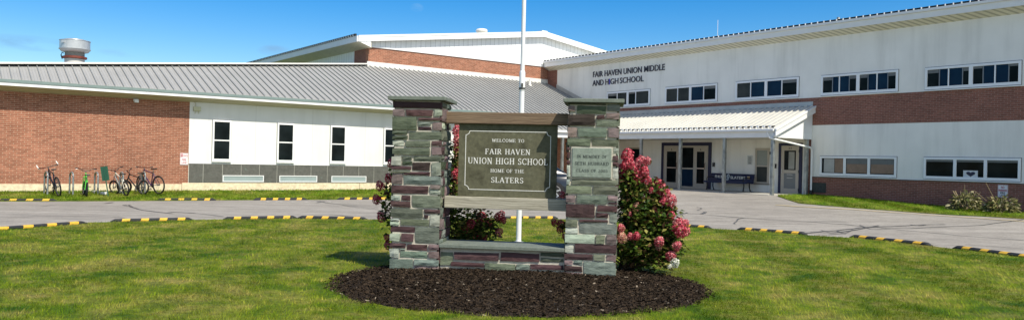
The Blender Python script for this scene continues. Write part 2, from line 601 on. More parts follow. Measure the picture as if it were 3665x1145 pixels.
nt.links.new(cur, bg.inputs['Color'])
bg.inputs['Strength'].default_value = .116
vs = scene.view_settings
vs.view_transform = 'Standard'; vs.look = 'None'; vs.exposure = 0.28; vs.gamma = 1.0


# ------------------------------------------------------------------ lettering
SER = {  # width, strokes: l = line (x0,y0,x1,y1,w), a = arc (cx,cy,rx,ry,a0,a1,w), s = serif (x,y,len)
    'A': (.86, [('l', .10, 0, .43, 1, .09), ('l', .43, 1, .76, 0, .16), ('l', .22, .34, .64, .34, .07), ('s', .10, 0, .26), ('s', .76, 0, .30)]),
    'B': (.74, [('l', .17, 0, .17, 1, .16), ('l', .05, .965, .42, .965, .07), ('l', .17, .52, .44, .52, .07), ('l', .05, .035, .44, .035, .07), ('a', .42, .745, .19, .22, -90, 90, .13), ('a', .44, .275, .23, .24, -90, 90, .14)]),
    'C': (.84, [('a', .46, .5, .37, .46, 45, 315, .14), ('l', .74, .66, .74, .98, .07), ('l', .75, .05, .75, .26, .06)]),
    'D': (.86, [('l', .17, 0, .17, 1, .16), ('l', .05, .965, .42, .965, .07), ('l', .05, .035, .42, .035, .07), ('a', .40, .5, .37, .465, -90, 90, .14)]),
    'E': (.74, [('l', .17, 0, .17, 1, .16), ('l', .05, .965, .64, .965, .07), ('l', .05, .035, .68, .035, .07), ('l', .17, .52, .50, .52, .07), ('l', .63, .76, .63, 1, .06), ('l', .67, 0, .67, .26, .06), ('l', .50, .40, .50, .64, .05)]),
    'F': (.70, [('l', .17, 0, .17, 1, .16), ('l', .05, .965, .63, .965, .07), ('l', .17, .50, .50, .50, .07), ('l', .62, .74, .62, 1, .06), ('l', .50, .38, .50, .62, .05), ('s', .17, 0, .34)]),
    'G': (.90, [('a', .46, .5, .37, .46, 45, 315, .14), ('l', .74, .68, .74, .98, .07), ('l', .75, .05, .75, .42, .14), ('s', .75, .42, .30)]),
    'H': (.92, [('l', .18, 0, .18, 1, .16), ('l', .74, 0, .74, 1, .16), ('l', .18, .52, .74, .52, .07), ('s', .18, 0, .32), ('s', .18, 1, .32), ('s', .74, 0, .32), ('s', .74, 1, .32)]),
    'I': (.40, [('l', .20, 0, .20, 1, .16), ('s', .20, 0, .34), ('s', .20, 1, .34)]),
    'L': (.70, [('l', .18, 0, .18, 1, .16), ('s', .18, 1, .34), ('l', .05, .035, .64, .035, .07), ('l', .63, 0, .63, .28, .06)]),
    'M': (1.06, [('l', .16, 0, .16, 1, .09), ('l', .16, 1, .53, .08, .16), ('l', .53, .08, .88, 1, .08), ('l', .88, 0, .88, 1, .16), ('s', .16, 0, .26), ('s', .88, 0, .32), ('s', .12, 1, .2), ('s', .92, 1, .24)]),
    'N': (.94, [('l', .17, 0, .17, 1, .09), ('l', .17, 1, .76, 0, .16), ('l', .76, 0, .76, 1, .09), ('s', .17, 0, .28), ('s', .12, 1, .24), ('s', .76, 1, .28)]),
    'O': (.90, [('a', .45, .5, .36, .46, 0, 360, .14)]),
    'R': (.84, [('l', .17, 0, .17, 1, .16), ('l', .05, .965, .42, .965, .07), ('l', .17, .47, .42, .47, .07), ('a', .42, .718, .20, .245, -90, 90, .14), ('l', .40, .47, .74, 0, .15), ('s', .17, 0, .34), ('s', .75, 0, .18)]),
    'S': (.66, [('a', .33, .735, .21, .225, 30, 270, .12), ('a', .33, .26, .24, .225, -150, 90, .14), ('l', .54, .72, .54, .98, .06), ('l', .09, .02, .09, .28, .06)]),
    'T': (.80, [('l', .40, 0, .40, 1, .16), ('l', .06, .965, .74, .965, .07), ('l', .07, .72, .07, 1, .06), ('l', .73, .72, .73, 1, .06), ('s', .40, 0, .36)]),
    'U': (.90, [('l', .18, .34, .18, 1, .16), ('l', .74, .34, .74, 1, .09), ('a', .46, .34, .28, .30, 180, 360, .12), ('s', .18, 1, .34), ('s', .74, 1, .28)]),
    'V': (.86, [('l', .10, 1, .43, 0, .16), ('l', .43, 0, .76, 1, .09), ('s', .11, 1, .32), ('s', .76, 1, .26)]),
    'W': (1.18, [('l', .10, 1, .34, 0, .15), ('l', .34, 0, .59, .92, .09), ('l', .59, .92, .83, 0, .15), ('l', .83, 0, 1.07, 1, .09), ('s', .10, 1, .28), ('s', 1.07, 1, .24)]),
    'Y': (.84, [('l', .12, 1, .42, .45, .15), ('l', .72, 1, .42, .45, .09), ('l', .42, 0, .42, .48, .16), ('s', .12, 1, .28), ('s', .73, 1, .24), ('s', .42, 0, .34)]),
    '0': (.68, [('a', .34, .5, .24, .46, 0, 360, .12)]),
    '2': (.66, [('a', .32, .74, .21, .22, -35, 160, .12), ('l', .49, .62, .10, .06, .10), ('l', .08, .04, .58, .04, .08), ('l', .58, 0, .58, .18, .05)]),
    '3': (.64, [('a', .30, .745, .19, .215, -90, 150, .11), ('a', .30, .28, .23, .24, -150, 90, .13)]),
    ' ': (.42, []),
}


def serif_text(mb, text, x0, x1, z0, z1, y, thick=.006, m=0, gap=.10):
    """letters standing on plane y, facing -y, in the local frame x right, z up"""
    tot = sum(SER[c][0] for c in text) + gap * (len(text) - 1)
    sx_ = (x1 - x0) / tot; sz = z1 - z0
    cx = 0; k = 0
    for ch in text:
        wd, st = SER[ch]
        for q in st:
            k += 1
            yf = y - thick - .00025 * (k % 7)
            fn = lambda a, b, t: (x0 + a * sx_, t, z0 + b * sz)
            if q[0] == 's':
                q = ('l', q[1] - q[3] / 2, (.035 if q[2] < .5 else .965) if q[2] in (0, 1) else q[2], q[1] + q[3] / 2, (.035 if q[2] < .5 else .965) if q[2] in (0, 1) else q[2], .07)
            if q[0] == 'l':
                _, ax, ay, bx, by, ww = q
                dx, dy = bx - ax, by - ay; L = math.hypot(dx, dy); nx, ny = -dy / L * ww / 2, dx / L * ww / 2
                poly = [(ax + nx, ay + ny), (ax - nx, ay - ny), (bx - nx, by - ny), (bx + nx, by + ny)]
                if abs(dy) > abs(dx) and abs(dx) > .01:     # slanted stems end flat
                    hw = ww / 2 * L / abs(dy)
                    poly = [(ax - hw, ay), (ax + hw, ay), (bx + hw, by), (bx - hw, by)]
                mb.prism([(cx + a, b) for a, b in poly], fn, y, yf, m)
            else:
                _, ax, ay, rx, ry, a0, a1, ww = q
                n = max(6, int(abs(a1 - a0) / 18))
                for i in range(n):
                    t0 = R(a0 + (a1 - a0) * i / n); t1 = R(a0 + (a1 - a0) * (i + 1) / n)
                    pts = []
                    for t, sg in ((t0, 1), (t0, -1), (t1, -1), (t1, 1)):
                        wv = ww * (.55 + .45 * abs(math.cos(t))) / 2 * sg
                        pts.append((cx + ax + (rx + wv) * math.cos(t), ay + (ry + wv) * math.sin(t)))
                    mb.prism(pts, fn, y, yf, m)
        cx += wd + gap
    return mb


def font_text(name, text, mat, parent, frame, x0, x1, z0, z1, y, thick=.006, bold=0, slant=0):
    """built-in font turned to mesh, fitted to a box on plane y facing -y of frame"""
    cu = bpy.data.curves.new(name, 'FONT'); cu.body = text; cu.extrude = .02; cu.offset = bold; cu.resolution_u = 3
    o = bpy.data.objects.new(name, cu)
    me = bpy.data.meshes.new_from_object(o)
    n = len(me.vertices); co = np.zeros(n * 3, np.float32); me.vertices.foreach_get('co', co); co = co.reshape(-1, 3)
    lo, hi = co.min(0), co.max(0)
    q = np.zeros_like(co)
    q[:, 2] = z0 + (co[:, 1] - lo[1]) / (hi[1] - lo[1]) * (z1 - z0)
    q[:, 0] = x0 + (co[:, 0] - lo[0]) / (hi[0] - lo[0]) * (x1 - x0) + slant * (q[:, 2] - z0)
    q[:, 1] = y - (co[:, 2] - lo[2]) / max(1e-6, hi[2] - lo[2]) * thick
    pm = FR[parent]; T = np.array(pm.inverted() @ frame)
    q = q @ T[:3, :3].T + T[:3, 3]
    me.vertices.foreach_set('co', q.astype(np.float32).ravel())
    me.materials.clear(); me.materials.append(mat)
    me.update()
    ob = bpy.data.objects.new(name, me); COL.objects.link(ob); ob.parent = parent; FR[ob] = pm.copy()
    bpy.data.objects.remove(o); bpy.data.curves.remove(cu)
    return ob


# wall frames: local x to the right, y into the wall, z up
FL = UVF                                                        # left wing facade, y = v
FRT = UVF @ Matrix(((0, 1, 0, 0), (-1, 0, 0, 0), (0, 0, 1, 0), (0, 0, 0, 1)))   # right facade: x = -v, y = u
#   (x, y, z) of FRT -> u = y, v = -x


# ------------------------------------------------------------------ ground, road, lawns
def sheet(name, poly, dz, step, mat, kind='structure'):
    """flat region draped over the terrain"""
    xs = [p[0] for p in poly]; ys = [p[1] for p in poly]
    pts = []; n0 = 0
    for i, p in enumerate(poly):
        q = poly[(i + 1) % len(poly)]
        L = math.hypot(q[0] - p[0], q[1] - p[1]); k = max(1, int(L / step))
        for j in range(k):
            pts.append((p[0] + (q[0] - p[0]) * j / k, p[1] + (q[1] - p[1]) * j / k))
    n0 = len(pts)
    edges = [(i, (i + 1) % n0) for i in range(n0)]
    P = np.array(poly)

    def inside(x, y):
        c = False; j = len(P) - 1
        for i in range(len(P)):
            if (P[i, 1] > y) != (P[j, 1] > y) and x < (P[j, 0] - P[i, 0]) * (y - P[i, 1]) / (P[j, 1] - P[i, 1]) + P[i, 0]: c = not c
            j = i
        return c
    for x in np.arange(min(xs) + step * .3, max(xs), step):
        for y in np.arange(min(ys) + step * .3, max(ys), step):
            if inside(x, y): pts.append((x, y))
    out = delaunay_2d_cdt([Vector(p) for p in pts], edges, [list(range(n0))], 1, 1e-4)
    mb = MB()
    mb.add([(p.x, p.y, gz(p.x, p.y) + dz) for p in out[0]], [tuple(f) for f in out[2]])
    if dz > .005:      # turf edge down to the ground
        ring = pts[:n0]
        mb.add([(x, y, gz(x, y) + dz) for x, y in ring] + [(x, y, gz(x, y) - .1) for x, y in ring], [(i, (i + 1) % n0, n0 + (i + 1) % n0, n0 + i) for i in range(n0)])
    o = mb.build(name, mat, smooth=True)
    return tag(o, kind=kind)


def uv(u, v): return (u * U.x + v * V.x, u * U.y + v * V.y)


big = [(-700, -300), (700, -300), (700, 900), (-700, 900)]
mb = MB()
gx = sorted(set(list(np.arange(-60, 61, 3.0)) + [-700, -300, -120, 120, 300, 700]))
gy = sorted(set(list(np.arange(-30, 91, 3.0)) + [-300, -100, 150, 300, 900]))
mb.add([(x, y, gz(x, y) - .12) for y in gy for x in gx],
       [(j * len(gx) + i, j * len(gx) + i + 1, (j + 1) * len(gx) + i + 1, (j + 1) * len(gx) + i) for j in range(len(gy) - 1) for i in range(len(gx) - 1)])
tag(mb.build('ground', grass_soil, smooth=True), kind='structure')

road_poly = [uv(-30, 6), uv(-30, 40), uv(30.6, 40), uv(30.6, -12), uv(10, -12), uv(-12, -2)]
sheet('road', road_poly, 0.0, .7, asphalt)

isl_px = [(0, 822), (155, 810), (310, 801), (395, 798), (690, 790), (1060, 786), (1312, 789), (1600, 786), (1880, 785), (2150, 790), (2400, 812), (2545, 821), (2640, 826), (2885, 845), (3045, 854), (3330, 884), (3415, 894), (3665, 926)]
isl = [ground(*p).xy[:] for p in isl_px]
isl = [(-14.5, 11.0), (-12.8, 14.0)] + [tuple(p) for p in isl] + [(11.6, 12.2), (13.0, 9.0), (13.4, 4.0), (11, -1), (5, -4.5), (-5, -4.5), (-11.5, 0), (-14.6, 6)]
sheet('island_lawn', isl, .02, .5, grass_soil)

far_px = [(0, 722), (350, 721), (700, 719), (771, 718), (1100, 716), (1379, 714), (1560, 712)]
far = [tuple(ground(*p).xy) for p in far_px]
lawn_far = [uv(-14, 30.5)] + far + [uv(20.5, 27.6), uv(22.3, 29.0), uv(22.4, 32.45), uv(-14, 32.45)]
sheet('far_lawn', lawn_far, .02, .5, grass_soil)

rl_px = [(2783, 704), (2815, 715), (2860, 729), (2950, 737), (3061, 746), (3200, 756), (3396, 770), (3540, 777), (3665, 785)]
rl = [tuple(ground(*p).xy) for p in rl_px]
lawn_right = rl + [uv(27.6, 4.0), uv(30.65, 4.0), uv(30.65, 19.55), uv(28.3, 19.55)]
sheet('wall_lawn', lawn_right, .02, .5, grass_soil)

# porch slab
porch_poly = [uv(27.75, 19.65), uv(27.75, 29.6), uv(22.5, 29.6), uv(22.5, 32.45), uv(30.66, 32.45), uv(30.66, 19.65)]
sheet('entrance_walk', porch_poly, .015, .8, concrete)


# painted line and sealed cracks on the road
def strip(name, px, width, mat, dz=.006, jitter=0.0):
    pts = [ground(*p) for p in px]
    fine = []
    for i in range(len(pts) - 1):
        k = max(2, int((pts[i + 1] - pts[i]).length / .35))
        for j in range(k):
            fine.append(pts[i].lerp(pts[i + 1], j / k))
    fine.append(pts[-1])
    vsl = []; fs = []
    for i, p in enumerate(fine):
        d = fine[min(i + 1, len(fine) - 1)] - fine[max(0, i - 1)]; d.z = 0; d.normalize()
        nrm = Vector((-d.y, d.x, 0))
        off = nrm * random.uniform(-jitter, jitter)
        ww = width * (random.uniform(.6, 1.2) if jitter else 1)
        for sg in (-1, 1):
            q = p + off + nrm * (sg * ww / 2)
            vsl.append((q.x, q.y, gz(q.x, q.y) + dz))
        if i: fs.append((2 * i - 2, 2 * i - 1, 2 * i + 1, 2 * i))
    return MB().add(vsl, fs)


tag(strip('edge', [(2775, 735), (2860, 741), (3061, 752), (3262, 766), (3450, 779), (3665, 794), (3800, 803)], .14, road_yellow, .016).build('painted_line', road_yellow), kind='structure')
cr = MB()
L4 = lambda pts: [(600 + x / 2.862, 660 + y / 2.862) for x, y in pts]
LZ = lambda pts: [(x / 2.119, 480 + y / 2.119) for x, y in pts]
RZ = lambda pts: [(2400 + x / 1.987, 740 + y / 1.987) for x, y in pts]
cracks = [(LZ([(975, 538), (1005, 556), (1050, 572), (1130, 585), (1300, 605)]), .10), (LZ([(1300, 592), (1480, 602)]), .05), (LZ([(0, 632), (300, 624), (700, 624), (850, 628), (950, 640)]), .035),
          (LZ([(300, 552), (420, 540), (700, 532)]), .03), (LZ([(790, 528), (850, 520)]), .16), (LZ([(945, 540), (970, 546)]), .14),
          (L4([(0, 284), (240, 296), (440, 315), (570, 332)]), .06), (L4([(0, 298), (50, 302)]), .10), (L4([(1500, 166), (1560, 176), (1620, 190), (1780, 210), (1950, 230), (2160, 252)]), .06),
          (L4([(1530, 190), (1600, 176)]), .14), (L4([(1620, 192), (1900, 214), (2160, 236)]), .04), (L4([(1780, 214), (1960, 244), (2160, 264)]), .04), (L4([(320, 210), (480, 202), (520, 205)]), .04), (L4([(1650, 310), (1900, 332), (2160, 326)]), .05),
          (RZ([(0, 66), (60, 58), (125, 44)]), .07), (RZ([(225, 52), (245, 39)]), .13), (RZ([(195, 28), (225, 14), (190, 5)]), .04),
          (RZ([(0, 44), (230, 56), (330, 66), (500, 80), (760, 94), (950, 106), (1240, 128), (1350, 140), (1500, 152), (1700, 156), (1900, 146), (2220, 133), (2400, 108), (2514, 94)]), .06),
          (RZ([(455, 124), (470, 92), (515, 82)]), .06), (RZ([(950, 106), (1250, 108)]), .04), (RZ([(960, 192), (1080, 178), (1200, 170), (1350, 150), (1500, 144), (1800, 130), (1950, 128)]), .09),
          (RZ([(1000, 182), (1140, 188), (1290, 172), (1380, 152), (1480, 136)]), .07), (RZ([(1120, 200), (1230, 192), (1300, 165)]), .06), (RZ([(1070, 168), (1140, 186)]), .05), (RZ([(1180, 172), (1240, 196)]), .05), (RZ([(1340, 132), (1420, 160), (1560, 160)]), .05),
          (RZ([(1500, 152), (1650, 168), (1850, 186), (2050, 206), (2514, 240)]), .045), (RZ([(1700, 128), (1760, 138), (1820, 130)]), .06), (RZ([(2100, 270), (2514, 300)]), .045),
          (RZ([(500, 82), (700, 98), (900, 110)]), .03)]
tarv = MB()
for pts, wd in cracks:
    s_ = strip('c', pts, wd * .85, tar, .006 + .0012 * (len(tarv.f) % 5), .03)
    tarv.add(s_.v, s_.f)
tag(tarv.build('sealed_road_cracks', tar), kind='structure')
wp = MB()
for x in (1010, 1100, 1140, 1255, 1270, 1400, 1500, 1640):
    s_ = strip('c', L4([(x, 178), (x + 30, 183)]), .09, worn_white, .006, .02); wp.add(s_.v, s_.f)
tag(wp.build('worn_road_paint', worn_white), kind='structure')


# ------------------------------------------------------------------ school: left wing
BW, BE, G = 32.5, 31.9, 37.9
UA, UE = 30.69, 30.24
TP = .404
RZ0 = 3.986


def roofz(v): return RZ0 + TP * (v - BE)


def topv(u): return min(33.246 + .2806 * (u - 1.935), G - .02)


lw = thing('school_wing', 'long low school wing with grey metal roof, sunlit brick end and narrow sash windows', 'building', UVF @ TR(8.2, BW, 0))


def part(mb, name, mats, parent=None, frame=None, **k):
    return mb.build(name, mats, parent, frame if frame is not None else UVF, **k)


part(MB().box(-1.6, BW, .38, 8.2, BW + .3, 3.9), 'brick_wall', brick, lw)
part(MB().box(8.2, BW + .004, 1.2, 20.55, BW + .3, 3.9), 'stucco_wall', stucco_l, lw)
part(MB().box(20.55, BW - .003, -.1, 30.69, BW + .3, 4.12), 'entry_brick_wall', brick, lw)
part(MB().box(-1.6, BW + .3, -.1, -1.3, BW + 6, 3.9), 'end_wall', brick, lw)
f_ = MB()
for a, b in ((-1.6, 7.96), (7.975, 15.55), (15.565, 20.55)):
    f_.box(a, BW - .02, -.2, b, BW + .3, .425 if b > 8 else .38)
part(f_, 'foundation', foundation, lw, bevel=.006)
f_ = MB()
xs_ = [8.215, 8.766] + [9.519 + .7505 * i for i in range(15)]
xs_ = [x for x in xs_ if x < 20.5] + [20.54]
for a, b in zip(xs_[:-1], xs_[1:]):
    f_.box(a + .008, BW - .012, .432, b - .008, BW + .05, 1.19)
part(f_, 'slate_cladding', slate_panel, lw, bevel=.004)
part(MB().box(8.2, BW + .0035, .426, 20.55, BW + .2, 1.199), 'joint_backing', pbr('pale_joint', (.55, .56, .5), .8), lw)
for u_ in (10.83, 13.3, 15.8): part(MB().box(u_ - .004, BW + .0025, 1.213, u_ + .004, BW + .006, 3.62), 'panel_joint', pbr('stucco_joint', (.50, .49, .45), .9), lw)
part(MB().box(8.19, BW - .015, 1.192, 20.55, BW + .05, 1.212), 'sill_strip', white, lw)

# roof sheet with its standing seams
rv = MB()
TH = .05


def rpt(u, v, up=0.0): return (u, v, roofz(v) + up)


poly = [(-1.5, BE), (22.64, BE), (22.64, 29.95), (28.0, 29.95), (30.66, 32.58), (30.66, G - .02), (18.53, G - .02), (-1.5, topv(-1.5))]
n = len(poly)
rv.add([rpt(*p) for p in poly] + [rpt(p[0], p[1], -TH) for p in poly],
       [tuple(range(n)), tuple(range(n, 2 * n))[::-1]] + [(i, (i + 1) % n, n + (i + 1) % n, n + i) for i in range(n)])
u_ = -1.3
while u_ < 30.6:
    v0 = BE if u_ < 22.64 else (29.95 if u_ < 28.0 else 29.95 + (u_ - 28.0) * .99 + .05)
    v1 = topv(u_)
    for k_, (w0, h0, m0) in enumerate(((.030, .055, 1),)):
        rv.add([rpt(u_ - w0 / 2, v0 - .02, .0), rpt(u_ + w0 / 2, v0 - .02, .0), rpt(u_ + w0 / 2, v0 - .02, h0), rpt(u_ - w0 / 2, v0 - .02, h0),
                rpt(u_ - w0 / 2, v1, .0), rpt(u_ + w0 / 2, v1, .0), rpt(u_ + w0 / 2, v1, h0), rpt(u_ - w0 / 2, v1, h0)],
               [(0, 1, 2, 3), (7, 6, 5, 4), (3, 2, 6, 7), (0, 4, 5, 1), (1, 5, 6, 2), (0, 3, 7, 4)], 1)
    for q in (.1, .2):
        if u_ + q < 30.6:
            rv.add([rpt(u_ + q - .012, v0 + .02, .002), rpt(u_ + q + .012, v0 + .02, .002), rpt(u_ + q, v0 + .02, .010), rpt(u_ + q - .012, v1, .002), rpt(u_ + q + .012, v1, .002), rpt(u_ + q, v1, .010)],
                   [(0, 1, 2), (0, 2, 5, 3), (1, 4, 5, 2)], 0)
    u_ += .292
roof_o = part(rv, 'roof', [roof_grey, seam_grey], lw)
# slope behind the slanted ridge and the ridge cap
rb = MB()
a0, a1 = (-1.5, topv(-1.5)), (18.4, topv(18.4))
rb.add([rpt(*a0, -.01), rpt(*a1, -.01), (18.4, G + 2, 4.6), (-1.5, G + 2, 3.6), rpt(*a0, -.1), rpt(*a1, -.1), (18.4, G + 2, 4.5), (-1.5, G + 2, 3.5)],
       [(0, 1, 2, 3), (7, 6, 5, 4), (0, 4, 5, 1), (1, 5, 6, 2), (2, 6, 7, 3), (3, 7, 4, 0)])
part(rb, 'rear_roof', roof_grey, roof_o)
part(MB().bar(rpt(a0[0], a0[1], .10), rpt(a1[0], a1[1] - .02, .10), .34, .07), 'ridge_cap', flash_w, roof_o, bevel=.01)
part(MB().bar(rpt(a0[0], a0[1] + .10, .02), rpt(a1[0], a1[1] + .08, .02), .05, .14), 'ridge_gap_shadow', dark, roof_o)  # black strip stands in for the shadow gap under the cap
# eave trim: drip edge, fascia, sloping soffit
part(MB().box(-1.6, BE - .06, 3.878, 22.66, BE + .02, 3.975), 'gutter', trim_teal, lw)
part(MB().box(-1.6, BE - .035, 3.765, 22.66, BE + .02, 3.876), 'fascia', white, lw)
sf = MB()
sf.add([(-1.6, BE + .02, 3.775), (22.66, BE + .02, 3.775), (22.66, BW, 3.615), (-1.6, BW, 3.615), (-1.6, BE + .02, 3.84), (22.66, BE + .02, 3.84), (22.66, BW, 3.70), (-1.6, BW, 3.70)],
       [(0, 1, 2, 3), (7, 6, 5, 4), (0, 4, 5, 1), (1, 5, 6, 2), (2, 6, 7, 3), (3, 7, 4, 0)])
part(sf, 'soffit', soffit_m, lw)
part(MB().prism([(BE - .05, 3.77), (BE - .05, 3.97), (BW, 4.2), (BW, 3.62)], lambda a, b, t: (t, a, b), 22.662, 22.70), 'fascia_end', white, lw)


# the sash windows, each with frame, two panes and rail
def sash_window(uc, parent):
    w2 = .37
    fr = MB()
    z0, z1 = 1.30, 2.955
    y0, y1 = BW - .045, BW + .02
    fr.box(uc - w2, y0, z0, uc - w2 + .068, y1, z1); fr.box(uc + w2 - .068, y0, z0, uc + w2, y1, z1)
    fr.box(uc - w2 + .068, y0, z1 - .075, uc + w2 - .068, y1, z1); fr.box(uc - w2 + .068, y0, z0, uc + w2 - .068, y1, z0 + .095)
    wn = part(fr, 'window', white, parent, bevel=.004)
    part(MB().box(uc - w2 - .016, BW - .008, z0 - .001, uc + w2 + .016, BW + .01, z1 + .018), 'gap_shadow_line', gap_shadow, wn)  # grey outline paints the shadow line around the frame
    part(MB().box(uc - w2 + .068, BW - .028, 2.115, uc + w2 - .068, BW + .01, 2.165), 'sash_rail', white, wn)
    part(MB().box(uc - w2 + .069, BW - .014, z0 + .09, uc + w2 - .069, BW + .012, 2.12), 'pane', glass_dk, wn)
    part(MB().box(uc - w2 + .069, BW - .016, 2.16, uc + w2 - .069, BW + .012, z1 - .07), 'pane', glass_dk, wn)
    part(MB().box(uc - w2 - .015, BW - .075, z0 - .03, uc + w2 + .015, BW + .01, z0 - .002), 'sill', white, wn)
    return wn


for uc in (9.46, 12.11, 14.49, 17.10): sash_window(uc, lw)
grille = groove_mat('vent_grille', (.34, .42, .42), .03, .008, (.2, .25, .25))
for uc in (10.36, 12.70, 15.04):
    fr = MB()
    a, b = uc - .84, uc + .84
    fr.box(a, BW - .05, .465, b, BW - .011, .50); fr.box(a, BW - .05, .70, b, BW - .011, .735); fr.box(a, BW - .05, .50, a + .035, BW - .011, .70); fr.box(b - .035, BW - .05, .50, b, BW - .011, .70)
    vt = part(fr, 'wall_vent', white, lw)
    part(MB().box(a + .035, BW - .03, .50, b - .035, BW - .0115, .70), 'vent_grille', grille, vt)
li = MB().box(6.15, BW - .06, 3.50, 6.33, BW, 3.60).box(6.17, BW - .20, 3.46, 6.31, BW - .06, 3.57)
part(li, 'wall_light', white, lw, bevel=.01)
eb = MB().box(8.33, BW - .10, 3.27, 8.60, BW, 3.44).tube([(8.40, BW - .04, 3.44), (8.41, BW - .05, 3.56), (8.37, BW - .03, 3.615)], .012).tube([(8.40, BW - .03, 3.27), (8.40, BW - .03, 3.16)], .012).tube([(8.54, BW - .03, 3.27), (8.54, BW - .03, 3.16)], .012)
part(eb, 'junction_box', pbr('cream_box', (.55, .54, .36), .5), lw, bevel=.006)

# exhaust fan behind the ridge
fp = UVF @ Vector((4.55, 35.5, 0))
fan = thing('exhaust_fan', 'round silver rooftop exhaust fan with rusty collar standing behind the grey metal ridge', 'exhaust fan', TR(fp.x, fp.y, 4.2, YAW))
FF = TR(fp.x, fp.y, 0)
MB().lathe([(.36, 4.2), (.36, 5.30)], 24).build('curb', pbr('pale_curb', (.60, .60, .56), .5, var=.2), fan, FF, smooth=True)
MB().lathe([(.37, 5.22), (.44, 5.24), (.44, 5.31), (.37, 5.33)], 24).build('rusty_collar', rust, fan, FF, smooth=True)
MB().lathe([(.35, 5.33), (.35, 5.48)], 24).build('neck', pbr('grey_neck', (.26, .26, .23), .6), fan, FF, smooth=True)
MB().lathe([(.36, 5.47), (.48, 5.50), (.535, 5.57), (.57, 5.60), (.57, 5.615), (.545, 5.62), (.545, 5.92), (.56, 5.93), (.56, 5.945), (.42, 5.95), (.40, 5.985), (.25, 6.02), (.02, 6.03)], 32).build('drum', pbr('fan_aluminium', (.62, .64, .65), .35, .55, var=.2, vscale=3), fan, FF, smooth=True)
MB().box(-.22, -.56, 5.80, -.10, -.52, 5.90).build('cable_box', silver, fan, FF)
MB().tube([(-.38, -.2, 5.2), (-.42, -.22, 5.35), (-.38, -.22, 5.45), (-.33, -.2, 5.42)], .02).build('cable', black, fan, FF)

# small flue beside the flagpole on the long roof
fl_p = Vector((28.7, 37.1, roofz(37.1)))
flw = UVF @ fl_p
fl = MB().lathe([(.13, -.10), (.12, .04), (.085, .06), (.065, .30), (.075, .31), (.075, .34), (.03, .36)], 14)
tag(fl.build('roof_flue', flash_w, None, TR(flw.x, flw.y, flw.z), smooth=True, origin=TR(flw.x, flw.y, flw.z)), 'small white flue pipe on the grey roof just right of the flagpole', 'roof vent')

# ------------------------------------------------------------------ school: gymnasium
gy_ = thing('gymnasium', 'tall school gymnasium with white gable siding above a red brick band', 'building', UVF @ TR(18.5, G, 0))
part(MB().box(18.5, G, 5.0, 30.69, G + .3, 7.40), 'brick_wall', brick, gy_)
part(MB().box(18.5, G + .3, 3.5, 18.8, G + 1.75, 7.55), 'side_brick_wall', brick_dk, gy_)
part(MB().box(18.53, G + 1.75, 3.5, 18.83, G + 27, 7.55), 'side_siding', siding, gy_)
part(MB().box(18.47, G + 1.70, 3.5, 18.86, G + 1.748, 7.45), 'corner_trim', white, gy_)
gs = MB()
RK = (9.53 - 7.905) / (30.16 - 17.77)


def grz(u): return 7.905 + RK * (min(u, 60.32 - u) - 17.77)


gpoly = [(18.5, 7.41), (41.8, 7.41), (41.8, grz(41.8) - .2), (30.16, grz(30.16) - .2), (18.5, grz(18.5) - .2)]
gs.prism(gpoly, lambda a, b, t: (a, t, b), G - .012, G + .25)
part(gs, 'gable_siding', siding, gy_)
part(MB().box(18.42, G - .05, 7.40, 30.6, G - .013, 7.46), 'drip_trim', white, gy_)
fb = MB()
for (ua_, ub_) in ((17.77, 30.16), (42.55, 30.16)):
    for (d0, d1, yy) in ((.0, .11, -.345), (.112, .325, -.325)):
        vs_ = []
        for y_ in (G + yy, G - .26):
            vs_ += [(ua_, y_, grz(ua_) - d0), (ub_, y_, grz(ub_) - d0), (ub_, y_, grz(ub_) - d1), (ua_, y_, grz(ua_) - d1)]
        fb.add(vs_, [(0, 1, 2, 3), (7, 6, 5, 4), (0, 4, 5, 1), (1, 5, 6, 2), (2, 6, 7, 3), (3, 7, 4, 0)])
part(fb, 'rake_board', white, gy_)
gr = MB()
for (ua_, ub_) in ((17.77, 30.16), (42.55, 30.16)):
    vs_ = []
    for y_ in (G - .26, G + 27):
        vs_ += [(ua_, y_, grz(ua_) - .01), (ub_, y_, grz(ub_) - .01), (ub_, y_, grz(ub_) - .16), (ua_, y_, grz(ua_) - .16)]
    gr.add(vs_, [(0, 1, 2, 3), (7, 6, 5, 4), (0, 4, 5, 1), (1, 5, 6, 2), (2, 6, 7, 3), (3, 7, 4, 0)])
v_ = G - .2
gro = part(gr, 'roof', roof_white, gy_)
part(MB().box(29.95, G - .3, 9.52, 30.37, G + 27, 9.575), 'ridge_cap', white, gro)
part(MB().box(17.70, G - .26, 7.58, 17.77, G + 27, 7.88), 'eave_fascia', white, gy_)
sg_ = MB()
sg_.add([(17.77, G - .26, 7.60), (17.77, G + 27, 7.60), (18.55, G + 27, 7.33), (18.55, G - .26, 7.33), (17.77, G - .26, 7.72), (17.77, G + 27, 7.72), (18.55, G + 27, 7.62), (18.55, G - .26, 7.62)],
        [(0, 1, 2, 3), (7, 6, 5, 4), (0, 4, 5, 1), (1, 5, 6, 2), (2, 6, 7, 3), (3, 7, 4, 0)])
part(sg_, 'soffit', soffit_r, gy_)
part(MB().prism([(17.78, 7.60), (18.49, 7.36), (18.49, 7.90), (17.78, 7.86)], lambda a, b, t: (a, t, b), G - .262, G - .30), 'eave_return', siding, gy_)
sn = MB()
v_ = G - .1
while v_ < G + 26:
    sn.box(17.66, v_, 7.90, 17.76, v_ + .20, 8.00, 1); sn.box(17.655, v_ + .2, 7.89, 17.77, v_ + .29, 7.965, 0)
    v_ += .29
part(sn, 'snow_guard', [white, dark], gy_)
fl_ = MB().prism([(18.42, 6.33), (30.68, 6.33), (30.68, 6.64), (18.42, 6.64)], lambda a, b, t: (a, t, b), G - .06, G - .004)
part(fl_, 'roof_flashing', flash_w, gy_)
gv = UVF @ Vector((26.3, G + .9, 0)); gvz = grz(26.3) - .05
